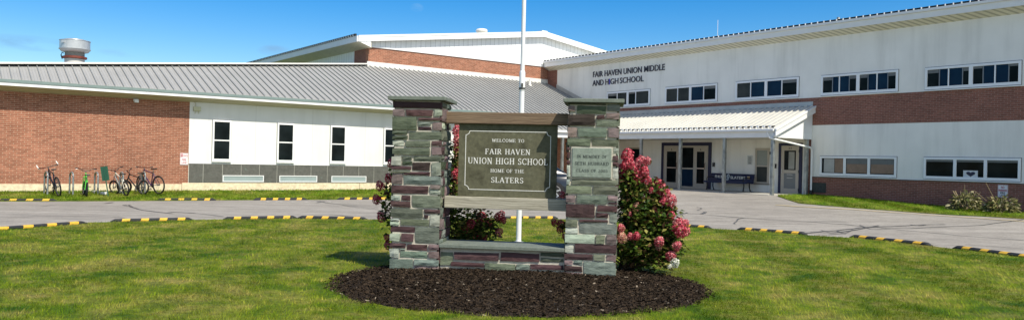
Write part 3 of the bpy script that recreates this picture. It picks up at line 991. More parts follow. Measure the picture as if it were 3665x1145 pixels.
tag(MB().lathe([(.26, -.15), (.26, .20), (.34, .21), (.36, .30), (.30, .38), (.10, .42)], 12).build('roof_ventilator', flash_w, None, TR(gv.x, gv.y, gvz), smooth=True, origin=TR(gv.x, gv.y, gvz)), 'squat white vent on the gymnasium roof left of the flagpole top', 'roof vent')

# ------------------------------------------------------------------ school: classroom wing on the right
VR = 37.57
rw = thing('classroom_wing', 'two storey school wing with stained white walls, brick bands, strip windows and school name lettering', 'building', UVF @ TR(UA, 19.6, 0))
part(MB().box(UA, 4.0, 4.61, UA + .3, 36.95, 7.4), 'upper_wall', stucco_r, rw)
part(MB().box(UA - .002, 36.95, 4.0, UA + .3, G - .003, 7.4), 'end_brick', brick_dk, rw)
part(MB().box(UA - .006, 4.0, 3.42, UA + .3, 36.95, 4.608), 'brick_band', brick_dk, rw)
part(MB().box(UA + .002, 4.0, 1.205, UA + .3, 19.63, 3.418), 'lower_wall', stucco_r, rw)
part(MB().box(UA - .006, 19.632, .30, UA + .3, 19.92, 3.418), 'brick_pier', brick_dk, rw)
part(MB().box(UA + .004, 19.922, .30, UA + .3, BW, 3.418), 'entrance_wall', stucco_r, rw)
part(MB().box(UA - .006, 4.0, .24, UA + .3, 19.63, 1.18), 'brick_base', brick_dk, rw)
part(MB().box(UA - .03, 4.0, 1.182, UA + .2, 19.63, 1.204), 'drip_trim', pbr('dark_trim', (.10, .09, .075), .6), rw)
part(MB().box(UA - .015, 4.0, -.2, UA + .3, 19.63, .235), 'foundation', base_dk, rw)
part(MB().box(UE, 4.0, 7.36, UE + .03, VR + .12, 7.60), 'fascia', white, rw)
part(MB().box(UE - .07, 4.0, 7.605, UE + .06, VR + .14, 7.70), 'gutter', white, rw)
sr = MB()
sr.add([(UE + .03, 4.0, 7.375), (UE + .03, VR + .1, 7.375), (UA + .05, VR + .1, 7.14), (UA + .05, 4.0, 7.14), (UE + .03, 4.0, 7.5), (UE + .03, VR + .1, 7.5), (UA + .05, VR + .1, 7.4), (UA + .05, 4.0, 7.4)],
       [(0, 1, 2, 3), (7, 6, 5, 4), (0, 4, 5, 1), (1, 5, 6, 2), (2, 6, 7, 3), (3, 7, 4, 0)])
part(sr, 'soffit', soffit_r, rw)
part(MB().prism([(UE - .06, 7.36), (UE - .06, 7.69), (UA + 2, 7.8), (UA + .05, 7.14)], lambda a, b, t: (a, t, b), VR + .142, VR + .17), 'rake_end', flash_m, rw)
rr = MB()
rr.prism([(UE - .02, 7.70), (45, 8.30), (45, 8.1), (UE - .02, 7.64)], lambda a, b, t: (a, t, b), 4.0, VR + .13)
rro = part(rr, 'roof', roof_white, rw)
sn = MB()
v_ = 4.1
while v_ < VR + .05:
    sn.box(UE - .03, v_, 7.71, UE + .03, v_ + .235, 7.775, 1)
    sn.box(UE - .07, v_ + .24, 7.70, UE + .6, v_ + .275, 7.775, 0)
    v_ += .29
part(sn, 'snow_guard', [white, dark], rro)
part(MB().box(UA - .04, 32.6, 4.27, UA - .007, 36.9, 4.9).box(UA - .04, 4.0, 4.605, UA - .007, 4.01, 4.61), 'lower_flashing', flash_m, rw)
# sloping step flashing where the long roof meets this wall
part(MB().prism([(32.62, roofz(32.62) - .03), (36.95, roofz(36.95) - .03), (36.95, roofz(36.95) + .26), (32.62, roofz(32.62) + .26)], lambda a, b, t: (t, a, b), UA - .06, UA - .041), 'slope_flashing', flash_m, rw)


def strip_window(va, vb, z0, z1, cells, parent, d=.088, mw=.07):
    """va left edge in view (larger v), frame in FRT coordinates x = -v"""
    a, b = -va, -vb
    fr = MB()
    y0, y1 = UA - .05, UA + .02
    fr.box(a, y0, z1 - d, b, y1, z1); fr.box(a, y0, z0, b, y1, z0 + d * 1.2)
    fr.box(a, y0, z0 + d * 1.2, a + d, y1, z1 - d); fr.box(b - d, y0, z0 + d * 1.2, b, y1, z1 - d)
    nC = len(cells)
    wn = fr.build('window', pbr('window_frame', (.88, .90, .92), .4, var=.05), parent, FRT, bevel=.004)
    span = (b - a - 2 * d) / nC
    for i, kinds in enumerate(cells):
        x0 = a + d + span * i; x1 = x0 + span
        if i: MB().box(x0 - mw, y0 + .004, z0 + d * 1.2, x0 + mw, y1, z1 - d).build('mullion', MATS['window_frame'], wn, FRT)
        xa = x0 + (mw if i else 0); xb = x1 - (mw if i < nC - 1 else 0)
        k = len(kinds); tot = sum(q[1] for q in kinds); cx = xa
        for j, (kd, fw_) in enumerate(kinds):
            e = cx + (xb - xa) * fw_ / tot
            if j: MB().box(cx - (.022 if k != 4 or j == 2 else .014), y0 + (.012 if k != 4 or j == 2 else .024), z0 + d * 1.2, cx + (.022 if k != 4 or j == 2 else .014), y1, z1 - d).build('sash_bar', MATS['window_frame'] if k != 4 or j == 2 else sash_grey, wn, FRT)
            m_ = {'d': glass_dk, 'b': glass_blue, 'g': glass_grey, 't': glass_dk, 'w': glass_dk, 'k': glass_dk}[kd]
            MB().box(cx + (.022 if j else 0), UA - .012, z0 + d * 1.2, e - (.022 if j < k - 1 else 0), UA + .015, z1 - d).build('pane', m_, wn, FRT)
            top = {'d': .16, 'b': .0, 'g': .0, 't': .0, 'w': .0, 'k': .10}[kd]
            if top: MB().box(cx + (.03 if j else .01), UA - .02, z1 - d - top * (z1 - z0), e - (.03 if j < k - 1 else .01), UA - .0125, z1 - d - .002).build('blind', grey_blind, wn, FRT)
            if kd == 't':
                MB().box(cx + .03, UA - .02, z0 + .14, e - .03, UA - .0125, z1 - d - .03 - .24 * (z1 - z0)).build('blind', tan_blind, wn, FRT)
                MB().box(cx + .03, UA - .02, z1 - d - .028 - .24 * (z1 - z0), e - .03, UA - .0125, z1 - d - .01).build('blind', grey_blind, wn, FRT)
            if kd == 'w':
                MB().box(cx + .10, UA - .02, z0 + .13, cx + (e - cx) * .58, UA - .0125, z1 - d - .02).build('blind', white_blind, wn, FRT)
                MB().box(cx + (e - cx) * .60, UA - .02, z0 + .13, e - .02, UA - .0125, z1 - d - .02).build('blind', tan_blind, wn, FRT)
            cx = e
    MB().box(a - .022, UA - .006, z0 - .02, b + .022, UA + .01, z1 + .022).build('gap_shadow_line', gap_shadow, wn, FRT)  # dark outline for the thin gap around the frame
    MB().box(a - .02, UA - .075, z0 - .055, b + .02, UA + .01, z0 - .022).build('sill', MATS['window_frame'], wn, FRT)
    return wn


strip_window(32.5, 29.19, 4.70, 5.55, [[('d', 1), ('g', 1)], [('k', .62), ('g', 1.1)]], rw)
strip_window(28.11, 24.75, 4.70, 5.56, [[('g', 1), ('g', 1)], [('b', 1), ('d', .95)]], rw)
strip_window(23.66, 20.29, 4.69, 5.56, [[('g', 1), ('b', 1)], [('b', 1), ('d', 1)]], rw)
strip_window(19.21, 15.87, 4.68, 5.53, [[('d', .58), ('b', .42), ('b', .58), ('d', .42)], [('d', .48), ('b', .52), ('b', .6), ('d', .45)]], rw)
strip_window(14.825, 11.51, 4.67, 5.51, [[('d', .55), ('b', .42), ('b', .62), ('d', .28)], [('k', .46), ('b', .54), ('b', .6), ('k', .42)]], rw)
strip_window(10.42, 7.1, 4.67, 5.51, [[('d', 1), ('b', 1)], [('b', 1), ('d', 1)]], rw)
strip_window(19.18, 15.86, 1.275, 2.09, [[('w', 1)], [('t', 1)], [('t', 1)]], rw, .085, .055)
w7 = strip_window(14.80, 11.46, 1.275, 2.09, [[('k', 1)], [('k', 1)], [('k', 1)]], rw, .085, .055)
strip_window(10.42, 7.1, 1.275, 2.09, [[('k', 1)], [('k', 1)], [('k', 1)]], rw, .085, .055)
# heart poster standing in the middle pane
ps = MB().box(-13.36, UA - .025, 1.365, -12.86, UA - .0125, 1.62)
po = ps.build('poster', pbr('poster_paper', (.66, .68, .70), .6), w7, FRT)
hp = []
for i in range(28):
    t = 2 * math.pi * i / 28
    hp.append((-13.10 + .0098 * 16 * math.sin(t) ** 3, 1.495 + .0066 * (13 * math.cos(t) - 5 * math.cos(2 * t) - 2 * math.cos(3 * t) - math.cos(4 * t))))
MB().prism(hp, lambda a, b, t: (a, t, b), UA - .0255, UA - .030).build('heart_print', navy, po, FRT)

# raised letters on the wall: the name in two lines
kx = lambda px: -(33.735 - (px - 88) * .004 * 1.0)


def facade_word(text, xa, xb, z0, z1, mat):
    font_text('lettering', text, mat, rw, FRT, xa, xb, z0, z1, UA - .002, .035, bold=.002)


facade_word('FAIR HAVEN UNION MIDDLE', -33.70, -28.185, 6.475, 6.80, letter_navy)
# second line is spaced by the widths seen on the wall (foreshortened, so measured in v)
for wd_, va_, vb_, mt_ in (('AND', 33.72, 32.80, letter_navy), ('H', 32.645, 32.40, letter_navy), ('I', 32.345, 32.29, letter_blue), ('GH', 32.24, 31.61, letter_navy), ('SCHOOL', 31.47, 29.69, letter_navy)):
    facade_word(wd_, -va_, -vb_, 5.985, 6.305, mt_)

# slate date plate and small wall boxes
dp = MB().box(-19.60, UA - .035, .53, -18.88, UA - .0065, .95).build('date_plate', slate_mat('dark_slate_plate', (.028, .034, .030), (.040, .048, .042), (.055, .065, .058), 3), rw, FRT)
font_text('lettering', '1957', pbr('faint_numerals', (.062, .068, .064), .8), dp, FRT, -19.45, -18.98, .62, .86, UA - .035, .006)
for (vv, zz, hh) in ((24.86, 1.62, .20), (21.40, 1.62, .20), (21.52, 1.92, .14), (21.62, 2.20, .12)):
    MB().box(-vv - .055, UA - .06, zz - hh / 2, -vv + .055, UA + .003, zz + hh / 2).build('wall_box', black, rw, FRT)
MB().box(-31.9, UA - .16, 2.72, -31.7, UA, 2.80).build('wall_light', black, rw, FRT)


# doors
def glass_door(xa, xb, z0, z1, parent, number, handle_right=True):
    fr = MB()
    y0, y1 = UA - .06, UA - .012
    s_ = .155
    fr.box(xa, y0, z0, xa + s_, y1, z1); fr.box(xb - s_, y0, z0, xb, y1, z1)
    fr.box(xa + s_, y0, z1 - .20, xb - s_, y1, z1); fr.box(xa + s_, y0, z0, xb - s_, y1, z0 + .26)
    d = fr.build('door', cream_door, parent, FRT, bevel=.004)
    MB().box(xa + s_, UA - .04, z0 + .26, xb - s_, UA - .02, z1 - .20).build('pane', glass_dk, d, FRT)
    MB().box(xa + s_, UA - .075, z0 + .98, xb - s_ , UA - .045, z0 + 1.03).build('push_bar', silver, d, FRT)
    hx = xb - .085 if handle_right else xa + .085
    MB().tube([(hx, UA - .06, z0 + .95), (hx, UA - .12, z0 + .97), (hx, UA - .12, z0 + 1.25), (hx, UA - .06, z0 + 1.27)], .014).build('handle', pbr('bronze_handle', (.16, .09, .06), .4, .5), d, FRT)
    font_text('lettering', number, black, d, FRT, (xa + xb) / 2 - .02 * len(number), (xa + xb) / 2 + .02 * len(number), z1 - .14, z1 - .06, y0, .003)
    return d


zf = .41
en = MB()
xa, xb = -28.26, -25.02
en.box(xa, UA - .05, zf, xa + .17, UA + .01, 2.70); en.box(xb - .17, UA - .05, zf, xb, UA + .01, 2.70); en.box(xa + .17, UA - .05, 2.54, xb - .17, UA + .01, 2.70)
ent = en.build('entrance_frame', navy_trim, rw, FRT)
fr = MB()
fr.box(xa + .17, UA - .04, 2.45, xb - .17, UA, 2.538)
for xm in (xa + .17, -27.06, -26.12, xb - .23): fr.box(xm, UA - .045, zf, xm + .06, UA, 2.449)
fr.box(-27.0, UA - .04, 1.36, -26.12, UA - .005, 1.43); fr.box(-27.0, UA - .04, zf, -26.12, UA - .005, .50)
fr.build('door_frame', cream_door, ent, FRT)
MB().box(-27.0, UA - .025, 1.43, -26.12, UA - .003, 2.448).build('pane', glass_dk, ent, FRT)
MB().box(-27.0, UA - .025, .50, -26.12, UA - .003, 1.36).build('pane', glass_blue, ent, FRT)
glass_door(-28.03, -27.07, zf, 2.445, rw, '1', True)
glass_door(-26.05, -25.26, zf, 2.445, rw, '1', True)
# single door with grey lower panel
en = MB()
xa, xb = -21.22, -20.04
en.box(xa, UA - .05, zf, xa + .14, UA + .01, 2.65); en.box(xb - .14, UA - .05, zf, xb, UA + .01, 2.65); en.box(xa + .14, UA - .05, 2.54, xb - .14, UA + .01, 2.65)
en.build('entrance_frame', navy_trim, rw, FRT)
fr = MB()
xa, xb = -21.07, -20.18
fr.box(xa, UA - .06, zf, xa + .15, UA - .01, 2.53); fr.box(xb - .15, UA - .06, zf, xb, UA - .01, 2.53)
fr.box(xa + .15, UA - .06, 2.32, xb - .15, UA - .01, 2.53); fr.box(xa + .15, UA - .06, 1.32, xb - .15, UA - .01, 1.46); fr.box(xa + .15, UA - .06, zf, xb - .15, UA - .01, .64)
sd = fr.build('door', cream_door, rw, FRT, bevel=.004)
MB().box(xa + .15, UA - .045, .64, xb - .15, UA - .012, 1.32).build('lower_panel', door_grey, sd, FRT)
MB().box(xa + .15, UA - .04, 1.46, xb - .15, UA - .012, 2.32).build('pane', glass_dk, sd, FRT)
MB().box(xa + .37, UA - .046, 1.50, xb - .22, UA - .0405, 2.26).build('blind', pbr('pale_shade', (.36, .36, .33), .6, var=.2), sd, FRT)
MB().box(xa + .30, UA - .055, 1.245, xb - .30, UA - .0455, 1.265).box(xa + .30, UA - .055, 1.10, xb - .30, UA - .0455, 1.12).build('slot', silver, sd, FRT)
MB().tube([(xa + .07, UA - .06, 1.30), (xa + .07, UA - .11, 1.32), (xa + .07, UA - .11, 1.50), (xa + .07, UA - .06, 1.52)], .012).build('handle', silver, sd, FRT)
for zz in (2.3, 1.4, .6): MB().box(xb - .01, UA - .07, zz - .06, xb + .02, UA - .051, zz + .06).build('hinge', black, sd, FRT)
font_text('lettering', '23', black, sd, FRT, (xa + xb) / 2 - .08, (xa + xb) / 2 + .08, 2.37, 2.47, UA - .06, .003)
# narrow window beside it and the half hidden opening at the far end
fr = MB()
xa, xb = -22.47, -21.72
fr.box(xa, UA - .04, .80, xa + .09, UA, 2.42); fr.box(xb - .09, UA - .04, .80, xb, UA, 2.42); fr.box(xa + .09, UA - .04, 2.32, xb - .09, UA, 2.42); fr.box(xa + .09, UA - .04, .80, xb - .09, UA, .88); fr.box(xa + .09, UA - .04, 1.57, xb - .09, UA, 1.64)
nw = fr.build('window', cream_door, rw, FRT)
MB().box(xa + .09, UA - .02, 1.64, xb - .09, UA - .002, 2.32).build('pane', pbr('pale_pane', (.22, .25, .23), .15), nw, FRT)  # paler base colour than the pane below
MB().box(xa + .09, UA - .02, .88, xb - .09, UA - .002, 1.57).build('pane', glass_grey, nw, FRT)
MB().box(xa - .03, UA - .06, .765, xb + .03, UA, .798).build('sill', base_dk, nw, FRT)
fr = MB()
xa, xb = -30.62, -29.75
fr.box(xa, UA - .04, zf, xa + .07, UA, 2.45); fr.box(xb - .07, UA - .04, zf, xb, UA, 2.45); fr.box(xa + .07, UA - .04, 2.37, xb - .07, UA, 2.45)
nd = fr.build('door', cream_door, rw, FRT)
MB().box(xa + .07, UA - .02, zf, xb - .07, UA - .002, 2.37).build('pane', glass_dk, nd, FRT)

# vents and mast on the right roof
for (uu, vv, lab, nm) in ((32.2, 19.4, 'small capped vent pipe poking above the right hand roof edge', 'roof_flue'),):
    q = UVF @ Vector((uu, vv, 0)); zz = 7.75
    tag(MB().lathe([(.10, 0), (.09, .28), (.13, .29), (.13, .34), (.07, .42), (.07, .50)], 12).build(nm, galv, None, TR(q.x, q.y, zz), smooth=True, origin=TR(q.x, q.y, zz)), lab, 'roof vent')
q = UVF @ Vector((34, 27.5, 0))
tag(MB().tube([(0, 0, 0), (0, 0, 1.6)], .010, 6).build('antenna_mast', flash_w, None, TR(q.x, q.y, 7.8), origin=TR(q.x, q.y, 7.8)), 'thin white antenna mast on the classroom wing roof', 'antenna')

# ------------------------------------------------------------------ entrance canopy
UC = 28.0
VC = 19.62
cn = thing('entrance_canopy', 'white lean-to porch canopy with ribbed pale metal roof over the school doors', 'canopy', UVF @ TR(UC, VC, .4))


def cz(u): return 3.20 + .392 * (u - UC)


cr_ = MB()
poly = [(UC - .12, VC - .12), (UC - .12, 29.83), (UA - .045, 32.50), (UA - .045, VC - .12)]
n = 4
cr_.add([(a, b, cz(a)) for a, b in poly] + [(a, b, cz(a) - .05) for a, b in poly], [tuple(range(n)), tuple(range(n, 2 * n))[::-1]] + [(i, (i + 1) % n, n + (i + 1) % n, n + i) for i in range(n)])
v_ = VC - .05
while v_ < 32.3:
    ue = UA - .05
    us = UC - .13 if v_ < 29.8 else UC - .1 + (v_ - 29.8)
    w0, h0 = .028, .055
    cr_.add([(us, v_ - w0, cz(us)), (us, v_ + w0, cz(us)), (us, v_ + w0 * .5, cz(us) + h0), (us, v_ - w0 * .5, cz(us) + h0), (ue, v_ - w0, cz(ue)), (ue, v_ + w0, cz(ue)), (ue, v_ + w0 * .5, cz(ue) + h0), (ue, v_ - w0 * .5, cz(ue) + h0)],
            [(0, 1, 2, 3), (7, 6, 5, 4), (3, 2, 6, 7), (0, 4, 5, 1), (1, 5, 6, 2), (0, 3, 7, 4)])
    v_ += .298
cro = part(cr_, 'roof', roof_white, cn)
sn = MB()
v_ = VC
while v_ < 29.7:
    sn.box(UC + .02, v_, cz(UC) + .012, UC + .06, v_ + .16, cz(UC) + .085, 1)
    sn.box(UC - .02, v_ + .165, cz(UC) + .01, UC + .07, v_ + .285, cz(UC) + .10, 0)
    v_ += .298
part(sn, 'snow_guard', [white, dark], cro)
part(MB().box(UA - .045, VC - .05, 4.25, UA - .009, 32.55, 4.44), 'wall_flashing', flash_m, cn)
part(MB().box(UC - .20, VC - .08, 3.05, UC - .10, 29.75, 3.145), 'gutter', white, cn, bevel=.015)
part(MB().box(UC - .06, VC + .012, 2.80, UC + .02, 29.95, 3.13).box(22.64, 29.90, 2.80, UC - .062, 29.97, 3.13), 'fascia', white, cn)
part(MB().box(22.66, 29.78, 3.05, UC - .205, 29.88, 3.145), 'gutter', white, cn)
# end gable and rake board
gp = [(UC - .06, 2.80), (UA - .012, 2.80), (UA - .012, cz(UA) - .08), (UC - .06, cz(UC) - .09)]
part(MB().prism(gp, lambda a, b, t: (a, t, b), VC - .03, VC + .01), 'gable_panel', white, cn)
rk = MB()
for (d0, d1, y0) in ((.0, .08, VC - .20), (.083, .30, VC - .175)):
    a, b = UC - .14, UA - .012
    rk.add([(a, y0, cz(a) - d0), (b, y0, cz(b) - d0), (b, y0, cz(b) - d1), (a, y0, cz(a) - d1), (a, VC - .125, cz(a) - d0), (b, VC - .125, cz(b) - d0), (b, VC - .125, cz(b) - d1), (a, VC - .125, cz(a) - d1)],
           [(0, 1, 2, 3), (7, 6, 5, 4), (0, 4, 5, 1), (1, 5, 6, 2), (2, 6, 7, 3), (3, 7, 4, 0)])
part(rk, 'rake_board', white, cn)
rk2 = MB()
a, b = UC - .13, UA - .02
rk2.add([(a, VC - .172, cz(a) - .29), (b, VC - .172, cz(b) - .29), (b, VC - .03, cz(b) - .29), (a, VC - .03, cz(a) - .29), (a, VC - .172, cz(a) - .26), (b, VC - .172, cz(b) - .26), (b, VC - .03, cz(b) - .26), (a, VC - .03, cz(a) - .26)],
        [(0, 1, 2, 3), (7, 6, 5, 4), (0, 4, 5, 1), (1, 5, 6, 2), (2, 6, 7, 3), (3, 7, 4, 0)])
part(rk2, 'rake_soffit', white, cn)
part(MB().box(UC + .03, VC + .02, 2.83, UA - .012, 32.4, 2.86).box(22.7, 30.0, 2.83, UC + .028, 32.4, 2.86), 'ceiling', pbr('porch_ceiling', (.72, .70, .60), .8), cn)
for v_ in (VC + .07, 22.15, 24.67, 27.18, 29.80):
    part(MB().box(UC - .03, v_ - .065, .35, UC + .10, v_ + .065, 2.80), 'post', galv, cn, bevel=.008)
for u_ in (25.3, 22.75):
    part(MB().box(u_ - .065, 29.88, .2, u_ + .065, 30.0, 2.80), 'post', galv, cn, bevel=.008)
part(MB().box(UA - .30, VC + .02, .35, UA - .15, VC + .15, 2.80), 'post', galv, cn, bevel=.008)
part(MB().tube([(UC - .15, VC + .22, 3.06), (UC - .15, VC + .22, 2.93), (UC - .12, VC + .12, 2.78), (UC - .02, VC - .06, 2.72), (UC + .1, VC - .10, 2.70), (UA - .25, VC - .10, 2.45), (UA - .16, VC - .10, 2.40), (UA - .12, VC - .10, 2.30), (UA - .12, VC - .10, .62)], .042, 10), 'downspout', white, cn, smooth=True)
part(MB().tube([(UA - .12, VC - .10, .62), (UA - .12, VC - .10, .36)], .06, 10), 'downspout_boot', black, cn)

# ------------------------------------------------------------------ bench by the doors
bf = UVF @ Vector((30.28, 23.54, 0))
bench = thing('park_bench', 'long navy metal bench with white team lettering on its back, under the porch', 'bench', TR(bf.x, bf.y, .41))
BF = FRT @ Matrix.Translation((-23.54, 30.28, .415))       # x right, y into the wall, z up
bk = MB()
prof = [(.05, .36), (.02, .42), (.045, .55), (.085, .74), (.12, .80), (.15, .78), (.13, .72), (.085, .54), (.07, .42), (.09, .37)]
bk.prism(prof, lambda a, b, t: (t, a, b), -1.24, 1.24)
bk.build('backrest', navy, bench, BF)
st = MB().prism([(-.45, .43), (-.47, .36), (-.44, .36), (-.42, .405), (.02, .385), (.02, .42), (-.42, .44)], lambda a, b, t: (t, a, b), -1.24, 1.24)
st.build('seat', navy, bench, BF)
for x_ in (-1.05, 1.05):
    lg = MB()
    lg.tube([(x_, -.40, .38), (x_, -.38, .25), (x_, -.42, .06), (x_, -.45, .0)], .028, 8).tube([(x_, .03, .40), (x_, .02, .2), (x_, .08, .05), (x_, .12, 0)], .028, 8).tube([(x_, -.40, .385), (x_, .03, .385)], .025, 8)
    lg.box(x_ - .04, -.50, -.005, x_ + .04, -.40, .02).box(x_ - .04, .07, -.005, x_ + .04, .17, .02)
    lg.build('leg', black, bench, BF, smooth=True)
    MB().tube([(x_, .08, .62), (x_, -.15, .63), (x_, -.40, .60), (x_, -.44, .52), (x_, -.41, .40)], .022, 8).build('armrest', black, bench, BF, smooth=True)
font_text('lettering', 'FHUHS', letter_white, bench, BF, -.93, -.33, .575, .705, .035, .012, bold=.015, slant=.0)
font_text('lettering', 'SLATERS', letter_white, bench, BF, -.03, .80, .555, .685, .035, .012, bold=.015)
em = MB()
for (x0, z0, x1, z1, ww) in ((-.09, .56, -.02, .60, .05), (-.02, .60, .02, .66, .05), (-.10, .63, -.05, .74, .055), (-.05, .74, .0, .76, .05), (.0, .75, .02, .66, .045), (-.07, .64, .0, .64, .035), (-.12, .52, -.05, .50, .05), (-.05, .50, .0, .57, .04)):
    k_ = len(em.f) * .0002
    em.bar((x0 * 1.25 - .115, .03 - k_, z0), (x1 * 1.25 - .115, .03 - k_, z1), ww, .012, 0, up=(0, 1, 0))
em.build('emblem', pbr('pale_emblem', (.45, .52, .56), .5), bench, BF)
MB().box(.93, .01, .59, 1.06, .03, .70).build('sticker', pbr('tan_sticker', (.62, .45, .25), .6), bench, BF)

# wall notices
nz = thing('notice_sign', 'white notice board with small black print on the porch wall above the bench', 'sign', UVF @ TR(UA - .01, 22.76, 1.87))
MB().box(-22.915, UA - .022, 1.655, -22.62, UA + .003, 2.095).build('plate', pbr('notice_white', (.66, .68, .66), .5), nz, FRT, bevel=.006)
ln = MB()
for i in range(11):
    zz = 2.03 - i * .026
    ln.box(-22.88 + .02 * (i % 3 == 0), UA - .0245, zz - .006, -22.655 - .03 * random.random(), UA - .0222, zz + .004)
ln.box(-22.85, UA - .0245, 1.70, -22.68, UA - .0222, 1.735)
ln.build('print_lines', letter_dark, nz, FRT)


def parking_sign(name, frame, xc, zc, w_, h_, y, label, red_top):
    root = thing(name, label, 'sign', frame @ Matrix.Translation((xc, y, zc)))
    x0, x1, z0, z1 = xc - w_ / 2, xc + w_ / 2, zc - h_ / 2, zc + h_ / 2
    MB().box(x0, y - .012, z0, x1, y, z1).build('plate', sign_white, root, frame, bevel=.004)
    rm = MB()
    b = .010
    for q in ((x0 + b, z0 + b, x1 - b, z0 + b + .005), (x0 + b, z1 - b - .005, x1 - b, z1 - b), (x0 + b, z0 + b + .005, x0 + b + .005, z1 - b - .005), (x1 - b - .005, z0 + b + .005, x1 - b, z1 - b - .005)):
        rm.box(q[0], y - .0145, q[1], q[2], y - .0121, q[3])
    rm.build('border', sign_red, root, frame)
    if red_top:
        MB().box(x0 + .02, y - .0146, z1 - .135, x0 + .10, y - .0121, z1 - .03).build('red_panel', sign_red, root, frame)
        font_text('lettering', 'NO', letter_white, root, frame, x0 + .028, x0 + .092, z1 - .11, z1 - .055, y - .0146, .003, bold=.02)
        font_text('lettering', 'PARKING', sign_red, root, frame, x0 + .108, x1 - .022, z1 - .115, z1 - .06, y - .012, .003, bold=.02)
        MB().box(x0 + .02, y - .0146, z1 - .155, x1 - .02, y - .0121, z1 - .148).build('rule', sign_red, root, frame)
        font_text('lettering', 'FIRE', sign_red, root, frame, xc - .085, xc + .085, zc - .075, zc + .02, y - .012, .003, bold=.01)
        font_text('lettering', 'LANE', sign_red, root, frame, xc - .095, xc + .095, z0 + .045, zc - .10, y - .012, .003, bold=.01)
    else:
        font_text('lettering', 'NO', sign_red, root, frame, xc - .055, xc + .055, z1 - .125, z1 - .045, y - .012, .003, bold=.02)
        font_text('lettering', 'PARKING', sign_red, root, frame, xc - .135, xc + .135, z1 - .235, z1 - .155, y - .012, .003, bold=.03)
        font_text('lettering', 'FIRE', letter_navy, root, frame, xc - .08, xc + .08, z0 + .115, z0 + .19, y - .012, .003, bold=.02)
        font_text('lettering', 'LANE', letter_navy, root, frame, xc - .09, xc + .09, z0 + .03, z0 + .10, y - .012, .003, bold=.02)
    return root


parking_sign('fire_lane_sign', FRT, -12.02, .915, .33, .44, UA - .008, 'white no parking fire lane sign on the shaded brick below the far right window', False)
parking_sign('fire_lane_sign', FL, 8.03, 1.36, .30, .46, BW - .004, 'white and red fire lane sign at the corner of the sunlit brick wall', True)

# ------------------------------------------------------------------ the memorial sign
T7 = R(-7.0)
sign = thing('memorial_sign', 'stone pillar welcome sign with slate board, timber beams and memorial plaque on a mulch bed', 'sign', TR(-.125, 10.8, 0, T7))
SF = FR[sign]
SX = Vector((math.cos(T7), math.sin(T7), 0)); SY = Vector((-math.sin(T7), math.cos(T7), 0))
SO = Vector((-.125, 10.8, 0))


def sp(px, py, yy=0.0):
    d = ray(px, py); c = SO.dot(SY) + yy
    P = d * (c / d.dot(SY)); P.z += EYE
    return (P - SO).dot(SX), P.z


STC = {'G': (.130, .146, .104), 'T': (.160, .196, .160), 'L': (.360, .400, .335), 'P': (.078, .045, .047), 'p': (.190, .142, .137), 'K': (.045, .033, .029), 'D': (.075, .092, .060), 'g': (.20, .215, .19)}


def stone(mb, x0, z0, x1, z1, y, depth, key, ax='f', jit=.006):
    """one split stone: jittered outline, bevelled edge, uneven face. ax f = faces -y, r/l = side faces"""
    base = STC[key]
    k = random.uniform(.8, 1.22)
    c = tuple(min(.9, q * k * random.uniform(.95, 1.05)) for q in base)
    proud = random.uniform(.012, .038)
    nx = max(2, int((x1 - x0) / .07)); nz = max(2, int((z1 - z0) / .05))
    j = [random.uniform(-jit, jit) for _ in range(8)]
    tilt = random.uniform(-.012, .012); sd = random.uniform(0, 100)

    def P(a, b, t):
        if ax == 'f': return (a, t, b)
        if ax == 'r': return (t, a, b)
        return (t, a, b)
    sgn = -1 if ax in ('f', 'l') else 1
    vs_ = []
    g = .0075
    for iz in range(nz + 1):
        for ix in range(nx + 1):
            fx, fz = ix / nx, iz / nz
            X0 = x0 + j[0] * (1 - fz) + j[1] * fz; X1 = x1 + j[2] * (1 - fz) + j[3] * fz
            Z0 = z0 + j[4] * (1 - fx) + j[5] * fx; Z1 = z1 + j[6] * (1 - fx) + j[7] * fx
            edge = ix in (0, nx) or iz in (0, nz)
            a = X0 + (X1 - X0) * fx; b = Z0 + (Z1 - Z0) * fz
            if edge:
                a += (g if ix == 0 else -g if ix == nx else 0); b += (g if iz == 0 else -g if iz == nz else 0)
            nz_ = noise.noise(Vector((a * 9 + sd, b * 22, sd))) * .011 + noise.noise(Vector((a * 30, b * 60 + sd, sd))) * .004
            h = max(.0, proud + tilt * (fz - .5) + nz_ - (.009 if edge else 0))
            if edge:
                a += noise.noise(Vector((b * 25 + sd, a * 25, 3))) * .004; b += noise.noise(Vector((a * 25 + sd, 7, b * 25))) * .004
            vs_.append(P(a, b, y + sgn * h))
    W = nx + 1
    fs_ = [(r_ * W + i, r_ * W + i + 1, (r_ + 1) * W + i + 1, (r_ + 1) * W + i) for r_ in range(nz) for i in range(nx)]
    ring = [i for i in range(nx)] + [r_ * W + nx for r_ in range(nz)] + [nz * W + nx - i for i in range(nx)] + [(nz - r_) * W for r_ in range(nz)]
    n0 = len(vs_)
    for q in ring:
        v0 = Vector(vs_[q])
        if ax == 'f': v0.y = y + .03
        else: v0.x = y + (.03 if ax == 'l' else -.03)
        vs_.append(v0)
    for i in range(len(ring)):
        i2 = (i + 1) % len(ring)
        fs_.append((ring[i], ring[i2], n0 + i2, n0 + i))
    mb.add(vs_, fs_, 0, c)


